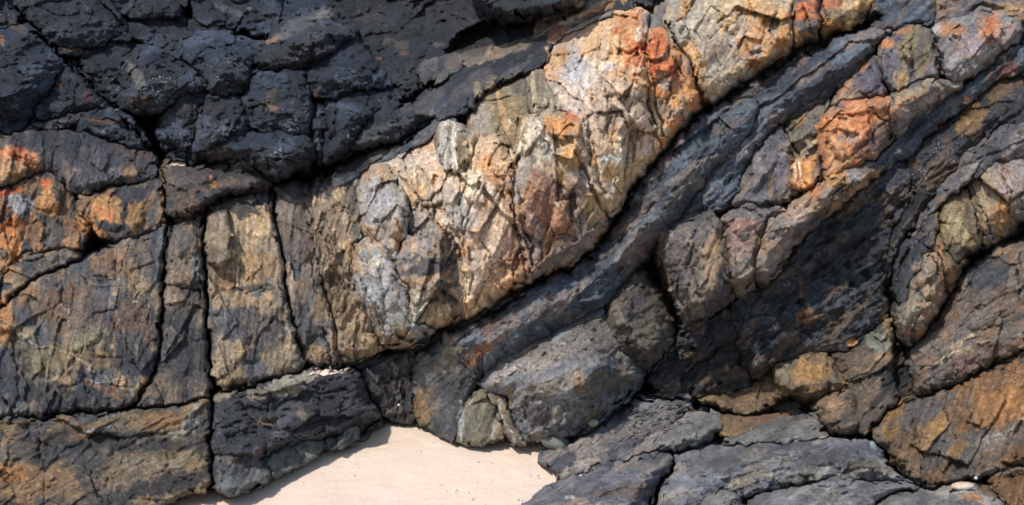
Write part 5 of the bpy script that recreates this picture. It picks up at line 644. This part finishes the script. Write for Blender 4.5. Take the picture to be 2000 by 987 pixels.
("rock_gutter","black rock gutter beside the pale cobbled rock",[(1740,640),(1768,662),(1786,668),(1776,700),(1784,740),(1798,776),(1770,784),(1748,790),(1736,720)],('2a2a2e','202226','4a3a30'),'pit',dict(Hh=.06,r=10,off=.16)),
("rock_slope","rough black pitted slope in the middle right under the pale ridge",[(1420,602),(1450,580),(1500,548),(1545,502),(1594,442),(1648,396),(1704,350),(1762,314),(1784,340),(1780,380),(1752,430),(1724,500),(1728,560),(1735,620),(1700,650),(1655,685),(1600,690),(1560,692),(1510,715),(1478,745),(1450,705),(1440,650)],PT,'pit',dict(Hh=.18,r=24,off=-.02,amp=1.1,gloss=.8)),
("rock_outcrop","rough black pocked rock beside the hollow, right of the olive-brown boulder",[(1262,738),(1300,706),(1322,662),(1340,640),(1366,620),(1420,604),(1440,650),(1448,704),(1470,745),(1440,768),(1390,766),(1355,778),(1335,770),(1300,775)],('37363a','28292d','55473c'),'pit',dict(Hh=.20,r=20,off=.0,amp=1.2)),
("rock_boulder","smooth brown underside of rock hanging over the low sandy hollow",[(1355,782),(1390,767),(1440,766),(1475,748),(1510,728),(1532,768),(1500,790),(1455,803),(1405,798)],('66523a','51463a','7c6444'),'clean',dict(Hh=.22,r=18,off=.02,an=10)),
("rock_boulder","ochre-yellow boulder with a pale left end above the low hollow",[(1506,716),(1530,704),(1560,692),(1600,690),(1628,698),(1650,738),(1656,756),(1632,765),(1588,778),(1560,768),(1526,766),(1514,745)],('80684a','6c5f4c','94703c'),'bould',dict(Hh=.24,r=22,off=-.07,an=80)),
("rock_outcrop","mottled brown and black rock between the ochre boulder and the black gutter",[(1620,698),(1655,684),(1700,650),(1735,620),(1744,660),(1742,720),(1752,790),(1730,806),(1700,846),(1650,838),(1668,790),(1656,758),(1650,736)],('554b42','38383b','6f5a42'),'pit',dict(Hh=.22,r=20,off=-.04,amp=.8)),
("rock_block","blunt brown nose of rock pointing left beside the black cave mouth",[(1595,802),(1600,786),(1625,774),(1656,762),(1670,790),(1682,830),(1660,842),(1630,840),(1610,830)],('6c5a49','544c45','856a4c'),'bould',dict(Hh=.26,r=18,off=-.14)),
# --- low platform in front
("rock_shelf","low striped rock shelf sloping up from the sand's right edge",[(1042,897),(1085,878),(1140,842),(1200,790),(1240,768),(1335,765),(1352,792),(1322,812),(1296,840),(1280,868),(1310,876),(1250,892),(1190,910),(1140,926),(1102,944),(1075,920)],('66656a','4a4c54','887c72'),'plat',dict(Hh=.10,r=10,off=.0,an=32)),
("rock_boulder","grey humped boulder with a dark right end in the low shelf",[(1278,872),(1298,840),(1328,815),(1360,805),(1398,806),(1410,820),(1402,845),(1380,856),(1330,870),(1292,880)],('7c7b80','64646c','8a847c'),'bould',dict(Hh=.20,r=18,off=-.12,an=20)),
("rock_wedge","ochre-sided wedge of rock behind the grey humped boulder",[(1396,806),(1440,818),(1476,834),(1462,842),(1412,856),(1392,850),(1408,825)],('7a6648','6a5c48','8a6c40'),'clean',dict(Hh=.14,r=8,off=-.04)),
("rock_shelf","ribbed grey shelf in front of the black cave mouth",[(1400,862),(1448,843),(1500,820),(1560,812),(1592,812),(1604,832),(1620,850),(1580,858),(1500,868),(1440,868)],('72706e','5c5c5c','86807a'),'plat',dict(Hh=.16,r=12,off=-.06,an=20)),
("rock_platform","large smooth grey platform hump in the lower middle right",[(1272,1060),(1278,1000),(1292,940),(1316,908),(1312,884),(1360,876),(1480,866),(1545,860),(1620,855),(1685,856),(1722,884),(1765,935),(1790,946),(1700,945),(1620,935),(1560,952),(1500,962),(1450,978),(1410,968),(1360,1000),(1345,1060)],PF,'plat',dict(Hh=.42,r=75,off=-.13,an=12)),
("rock_platform","smooth grey ridge with a brown and white patch at the bottom edge beside the sand",[(980,1060),(1012,985),(1060,958),(1102,940),(1180,912),(1290,882),(1312,888),(1314,908),(1290,940),(1278,985),(1270,1060)],('6c6b72','56575f','7e756a'),'plat',dict(Hh=.40,r=60,off=-.14,an=24)),
("rock_platform","low grey hump at the bottom edge in front of the large platform",[(1340,1060),(1345,1005),(1375,965),(1415,960),(1452,978),(1470,1060)],('727176','5e5f66','837c72'),'plat',dict(Hh=.22,r=26,off=-.28,an=15)),
("rock_platform","light-crested grey ridge at the bottom edge with a wavy outline",[(1452,985),(1500,962),(1560,957),(1602,940),(1640,931),(1692,942),(1780,947),(1792,956),(1742,966),(1702,985),(1692,1060),(1462,1060)],('7a797a','626266','949088'),'plat',dict(Hh=.34,r=36,off=-.30,an=25)),
("rock_platform","flat cracked rock at the bottom right with an orange tip",[(1690,1010),(1704,984),(1752,962),(1840,957),(1930,951),(1948,965),(1965,1000),(1985,1060),(1690,1060)],('72706c','58585c','8e867c'),'plat',dict(Hh=.20,r=18,off=-.30,an=10)),
]
import os
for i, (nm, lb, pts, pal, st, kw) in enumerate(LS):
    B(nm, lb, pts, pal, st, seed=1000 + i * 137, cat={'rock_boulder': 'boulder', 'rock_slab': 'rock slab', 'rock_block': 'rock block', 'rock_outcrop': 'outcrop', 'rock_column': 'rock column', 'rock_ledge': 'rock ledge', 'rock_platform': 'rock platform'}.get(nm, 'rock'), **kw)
# ------------------------------------------------------------------ sand
def sand_material():
    m = bpy.data.materials.new("sand"); m.use_nodes = True
    n = m.node_tree.nodes; l = m.node_tree.links; b = n["Principled BSDF"]
    tc = n.new("ShaderNodeTexCoord")
    def noise(sc, det, ro):
        q = n.new("ShaderNodeTexNoise"); q.inputs["Scale"].default_value = sc; q.inputs["Detail"].default_value = det; q.inputs["Roughness"].default_value = ro
        l.new(tc.outputs["Object"], q.inputs["Vector"]); return q
    a = noise(1.7, 7, .62); g = noise(110, 5, .75); c = noise(9, 6, .6)
    r = n.new("ShaderNodeValToRGB"); r.color_ramp.elements[0].position = .3; r.color_ramp.elements[1].position = .7
    r.color_ramp.elements[0].color = (.56, .45, .365, 1); r.color_ramp.elements[1].color = (.63, .515, .42, 1); l.new(a.outputs[0], r.inputs[0])
    mr = n.new("ShaderNodeMapRange"); mr.inputs[1].default_value = .3; mr.inputs[2].default_value = .7; mr.inputs[3].default_value = .8; mr.inputs[4].default_value = 1.16; l.new(g.outputs[0], mr.inputs[0])
    mx = n.new("ShaderNodeMix"); mx.data_type = 'RGBA'; mx.blend_type = 'MULTIPLY'; mx.inputs[0].default_value = 1
    cc = n.new("ShaderNodeCombineColor")
    for i in range(3): l.new(mr.outputs[0], cc.inputs[i])
    l.new(r.outputs[0], mx.inputs[6]); l.new(cc.outputs[0], mx.inputs[7]); l.new(mx.outputs[2], b.inputs["Base Color"])
    b.inputs["Roughness"].default_value = .95; b.inputs["Specular IOR Level"].default_value = .2
    ad = n.new("ShaderNodeMath"); ad.operation = 'MULTIPLY_ADD'; l.new(g.outputs[0], ad.inputs[0]); ad.inputs[1].default_value = .25; l.new(c.outputs[0], ad.inputs[2])
    bu = n.new("ShaderNodeBump"); bu.inputs["Strength"].default_value = .6; bu.inputs["Distance"].default_value = .02
    l.new(ad.outputs[0], bu.inputs["Height"]); l.new(bu.outputs[0], b.inputs["Normal"])
    return m
SANDM = sand_material()
xs = np.concatenate([[-80, -40, -20, -10, -6], np.arange(-4, 5, .03), [6, 10, 20, 40, 80]])
ys = np.concatenate([[-80, -40, -20, -8, 0, 3, 5], np.arange(6.5, 11.2, .03), [12, 13, 14, 20, 40, 90]])
SX, SY = np.meshgrid(xs, ys)
near = np.clip((SY - 6) / 1, 0, 1) * np.clip((11 - SY) / .5, 0, 1)
SZ = sand_z(SY) + near * (.014 * fbm(SX / 1.1, SY / .8, 3, 71) + 0.005 * fbm(SX / .30, SY / .26, 4, 72) + .002 * fbm(SX / .12, SY / .05, 3, 73))
V = np.stack([SX, SY, SZ], -1).reshape(-1, 3); h_, w_ = SX.shape
ii = np.arange(h_ * w_).reshape(h_, w_)
F = np.stack([ii[:-1, :-1], ii[:-1, 1:], ii[1:, 1:], ii[1:, :-1]], -1).reshape(-1, 4)
me = bpy.data.meshes.new("sand"); me.vertices.add(len(V)); me.vertices.foreach_set("co", V.astype(np.float32).ravel())
me.loops.add(F.size); me.loops.foreach_set("vertex_index", F.astype(np.int32).ravel()); me.polygons.add(len(F))
me.polygons.foreach_set("loop_start", (np.arange(len(F)) * 4).astype(np.int32)); me.polygons.foreach_set("loop_total", np.full(len(F), 4, np.int32))
me.polygons.foreach_set("use_smooth", np.ones(len(F), bool)); me.update(calc_edges=True); me.validate(); me.materials.append(SANDM)
o = bpy.data.objects.new("sand", me); scene.collection.objects.link(o); o["kind"] = "structure"
# ------------------------------------------------------------------ pebbles, shells and drifts of sand
import bmesh
def zb(x, y):
    j = int(round((x - X0) / STEP)); i = int(round((y - Y0) / STEP)); return float(ZB[i, j])
def stone_mat(name, c0, c1, ang=0, scale=6, rough=.7):
    m = bpy.data.materials.new(name); m.use_nodes = True; n = m.node_tree.nodes; l = m.node_tree.links; b = n["Principled BSDF"]
    tc = n.new("ShaderNodeTexCoord"); q = n.new("ShaderNodeTexNoise"); q.inputs["Scale"].default_value = scale; q.inputs["Detail"].default_value = 9; q.inputs["Roughness"].default_value = .65
    l.new(tc.outputs["Object"], q.inputs["Vector"]); r = n.new("ShaderNodeValToRGB"); r.color_ramp.elements[0].position = .4; r.color_ramp.elements[1].position = .6
    r.color_ramp.elements[0].color = (*lin(c0), 1); r.color_ramp.elements[1].color = (*lin(c1), 1); l.new(q.outputs[0], r.inputs[0]); l.new(r.outputs[0], b.inputs["Base Color"])
    b.inputs["Roughness"].default_value = rough
    q2 = n.new("ShaderNodeTexNoise"); q2.inputs["Scale"].default_value = 60; q2.inputs["Detail"].default_value = 6; l.new(tc.outputs["Object"], q2.inputs["Vector"])
    bu = n.new("ShaderNodeBump"); bu.inputs["Strength"].default_value = .5; bu.inputs["Distance"].default_value = .01; l.new(q2.outputs[0], bu.inputs["Height"]); l.new(bu.outputs[0], b.inputs["Normal"])
    return m
def stone_bm(bm, cen, r3, ang, seed, sub=3, lump=.12, flat=0):
    ret = bmesh.ops.create_icosphere(bm, subdivisions=sub, radius=1.0); rs_ = np.random.RandomState(seed); ph = rs_.uniform(0, 6, 9); fr = rs_.uniform(1, 3, 9)
    ca, sa = math.cos(ang), math.sin(ang)
    for v in ret['verts']:
        x, y, z = v.co; k = 1 + lump * (math.sin(fr[0] * x + ph[0]) * math.cos(fr[1] * y + ph[1]) + .6 * math.sin(fr[2] * z * 1.5 + ph[2] + 2 * x))
        p = np.array([x, y, z]) * k
        if flat: p = np.sign(p) * np.abs(p) ** flat
        p = p * r3; X = p[0] * ca - p[2] * sa; Z = p[0] * sa + p[2] * ca
        v.co = (cen[0] + X, cen[1] + p[1], cen[2] + Z)
def stone(name, label, px, py, rx, ry, ang, mat, D=None, seed=1, cat='pebble', depth=.8, push=.35, lump=.12):
    D = zb(px, py) if D is None else D
    s = D / FPX; c = unproject(np.array(float(px)), np.array(float(py)), np.array(D))
    rd = depth * .5 * (rx + ry) * s
    c = c + np.array([0, -1, 0]) * rd * push
    bm = bmesh.new(); stone_bm(bm, (0, 0, ry * s), (rx * s, rd, ry * s), R(ang), seed, lump=lump)
    me = bpy.data.meshes.new(name); bm.to_mesh(me); bm.free()
    for p in me.polygons: p.use_smooth = True
    me.materials.append(mat); o = bpy.data.objects.new(name, me); scene.collection.objects.link(o)
    o.location = (c[0], c[1], c[2] - ry * s); o["label"] = label; o["category"] = cat; return o
GRM = stone_mat("grey_stone", '4d5152', '5c5e5c'); WHM = stone_mat("shell_white", '9c9c98', 'bcbab7', rough=.5); BRM = stone_mat("brown_stone", '6c5c3c', '8c7a58'); BLM = stone_mat("blue_stone", '5c6870', '707c84')
stone("pebble", "smooth dark grey-green cobble on the sand under the big boulder", 1084, 863, 29, 17, -3, stone_mat("cobble", '50544e', '62645a', scale=4), D=float(sand_D(np.array(880.))) - .12, seed=3, cat='cobble', push=.3)
stone("pebble", "small olive and grey egg-shaped pebble wedged beside the big boulder", 1158, 826, 11, 8, 12, stone_mat("olive_pebble", '8c7c54', '8c9088', scale=20), D=min(zb(1158, 830), zb(1165, 840)) - .06, seed=5, push=.6)
stone("cobble", "flat white and orange cobble resting in the lower right corner hollow", 1876, 947, 23, 8, 0, stone_mat("white_orange", 'b07a4c', 'b4bab6', scale=7), D=zb(1876, 955) + .02, seed=8, cat='cobble', push=.8, lump=.06)
stone("shell", "tiny white shell above the flat white and orange cobble", 1905, 933, 3.5, 3.5, 0, WHM, seed=9, cat='shell', push=1.5)
stone("pebble", "blue-grey oval pebble stuck in the crack below the cave mouth", 1705, 874, 8, 14, 20, BLM, seed=11, push=.5)
stone("pebble", "brown elongated pebble in the crack, just right of the blue-grey one", 1729, 893, 8, 15, 30, BRM, seed=12, push=.5)
stone("stone", "flat grey stone under the smooth brown overhang", 1375, 797, 26, 12, -4, GRM, seed=14, cat='stone', push=.3)
stone("shell", "tiny white shell on the striped shelf near the sand", 1134, 929, 2.6, 3, 0, WHM, D=zb(1134, 932), seed=15, cat='shell', push=1)
stone("shell", "tiny white shell on the left edge of the greenish-brown block", 922, 763, 2, 2, 0, WHM, seed=16, cat='shell', push=1)
stone("shell", "tiny pale shell on the olive-brown boulder", 1257, 687, 2, 2, 0, WHM, seed=17, cat='shell', push=1)
stone("shell", "small cream shell in the recess left of the grey slab", 779, 791, 4, 2.5, 0, WHM, seed=18, cat='shell', push=1)
# loose shards in the hollow
rs = np.random.RandomState(12); bm = bmesh.new()
for k in range(260):
    px = rs.uniform(1225, 1352); py = 838 - (px - 1225) * .25 + rs.uniform(-34, 22)
    D = zb(px, py); s = D / FPX; c = unproject(np.array(px), np.array(py), np.array(D)); a = rs.uniform(1.2, 6.5)
    stone_bm(bm, c, (a * s * rs.uniform(1, 2), a * s, a * s * rs.uniform(.3, .8)), rs.uniform(-.6, .6), k, sub=1, lump=.35)
me = bpy.data.meshes.new("gravel"); bm.to_mesh(me); bm.free(); me.materials.append(stone_mat("shards", '34343a', '66605a', scale=8))
o = bpy.data.objects.new("gravel", me); scene.collection.objects.link(o); o["kind"] = "stuff"; o["label"] = "loose dark rock shards on the shelf under the overhang"; o["category"] = "gravel"
rs = np.random.RandomState(33); bm = bmesh.new()
for k in range(90):
    X = rs.uniform(-2.3, .4); Y = rs.uniform(8.3, 9.9); z = float(sand_z(np.array(Y))); a = rs.uniform(.0025, .007)
    stone_bm(bm, (X, Y, z + a * .4), (a * rs.uniform(1, 1.8), a, a * .6), rs.uniform(-1, 1), k, sub=1, lump=.3)
me = bpy.data.meshes.new("shell_grit"); bm.to_mesh(me); bm.free(); me.materials.append(stone_mat("grit", '6a5c50', 'c0b4a4', scale=3))
o = bpy.data.objects.new("shell_grit", me); scene.collection.objects.link(o); o["kind"] = "stuff"; o["label"] = "specks of shell and grit scattered on the pale sand"; o["category"] = "grit"
# sand blown onto ledges
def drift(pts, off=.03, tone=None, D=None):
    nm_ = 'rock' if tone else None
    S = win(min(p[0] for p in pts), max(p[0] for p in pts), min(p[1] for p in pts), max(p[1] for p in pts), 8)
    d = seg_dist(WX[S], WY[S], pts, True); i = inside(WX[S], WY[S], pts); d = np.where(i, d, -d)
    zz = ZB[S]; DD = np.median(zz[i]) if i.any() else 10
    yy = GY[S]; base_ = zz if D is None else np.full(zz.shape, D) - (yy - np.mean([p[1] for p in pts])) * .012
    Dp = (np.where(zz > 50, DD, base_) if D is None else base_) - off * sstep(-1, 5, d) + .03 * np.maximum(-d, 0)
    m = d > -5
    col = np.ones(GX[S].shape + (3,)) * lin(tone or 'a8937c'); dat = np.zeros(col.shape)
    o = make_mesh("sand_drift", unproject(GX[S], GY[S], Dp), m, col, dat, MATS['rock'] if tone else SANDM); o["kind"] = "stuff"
    return o
for pts in [[(316,322),(330,314),(370,320),(374,325),(345,323)], [(596,732),(612,727),(650,725),(684,725),(665,730),(630,733)]]:
    drift(pts)
o = drift([(1400,812),(1440,806),(1500,806),(1550,809),(1540,816),(1480,836),(1440,822)], D=10.0, tone='86664c')  # damp sand in the hollow, its brown darkened to include the shade

# ------------------------------------------------------------------ mineral veins standing on the rock they belong to, plus one painted lit edge
byl = {o["label"]: o for o in scene.objects if "label" in o}
def vein_or_lit_edge(key, pts, wd, col):
    par = [o for k, o in byl.items() if key in k][0]
    S = win(min(p[0] for p in pts), max(p[0] for p in pts), min(p[1] for p in pts), max(p[1] for p in pts), wd * 3 + 8)
    d = seg_dist(WX[S], WY[S], pts); w2 = wd * (1 + .7 * fbm(GX[S] / 16, GY[S] / 16, 2, 93))
    m = (d < w2 + 2) & (ZB[S] < 50)
    D = ZB[S] - .010 + .012 * np.maximum(d - w2 * .6, 0)
    c = np.ones(GX[S].shape + (3,)) * lin(col) * ALB; dat = np.zeros(c.shape); c = c * (1 + .2 * fbm(GX[S] / 5, GY[S] / 5, 3, 95))[..., None]
    o = make_mesh("vein", unproject(GX[S], GY[S], D), m, c, dat, MATS['rock'], back=False)
    o.parent = par; o.location = o.location - par.location
for a in [("largest brown", [(0,620),(30,645),(80,672),(120,692),(165,715),(212,733)], 1.6, '94836a'), ("largest brown", [(270,555),(262,575),(262,590)], 1.4, 'a8967a'),
  ("reddish-grey rock face", [(1840,705),(1870,690),(1930,665)], 1.2, '94866c'), ("big rust-orange", [(1905,865),(1960,850),(2005,815)], 3, '8c8078'),
  ("greenish-brown block", [(895,858),(892,820),(915,785)], 1.4, 'a8a4a0'), ("narrow striped", [(965,778),(980,815),(995,850)], 1.2, 'a8a09a'),
  ("bottom left under", [(380,795),(370,820),(358,840)], 3.4, '86867e'), ("thin upright slab", [(885,245),(884,290),(893,328)], 1.0, 'c8bca8'),  # the upright slab's strip paints its sunlit edge
  ("grey sloping shelf", [(1752,190),(1800,193),(1835,198)], .9, 'b08468'), ("squarish grey-brown", [(1290,495),(1310,560),(1325,592)], 1.2, '9c8468')]: vein_or_lit_edge(*a)
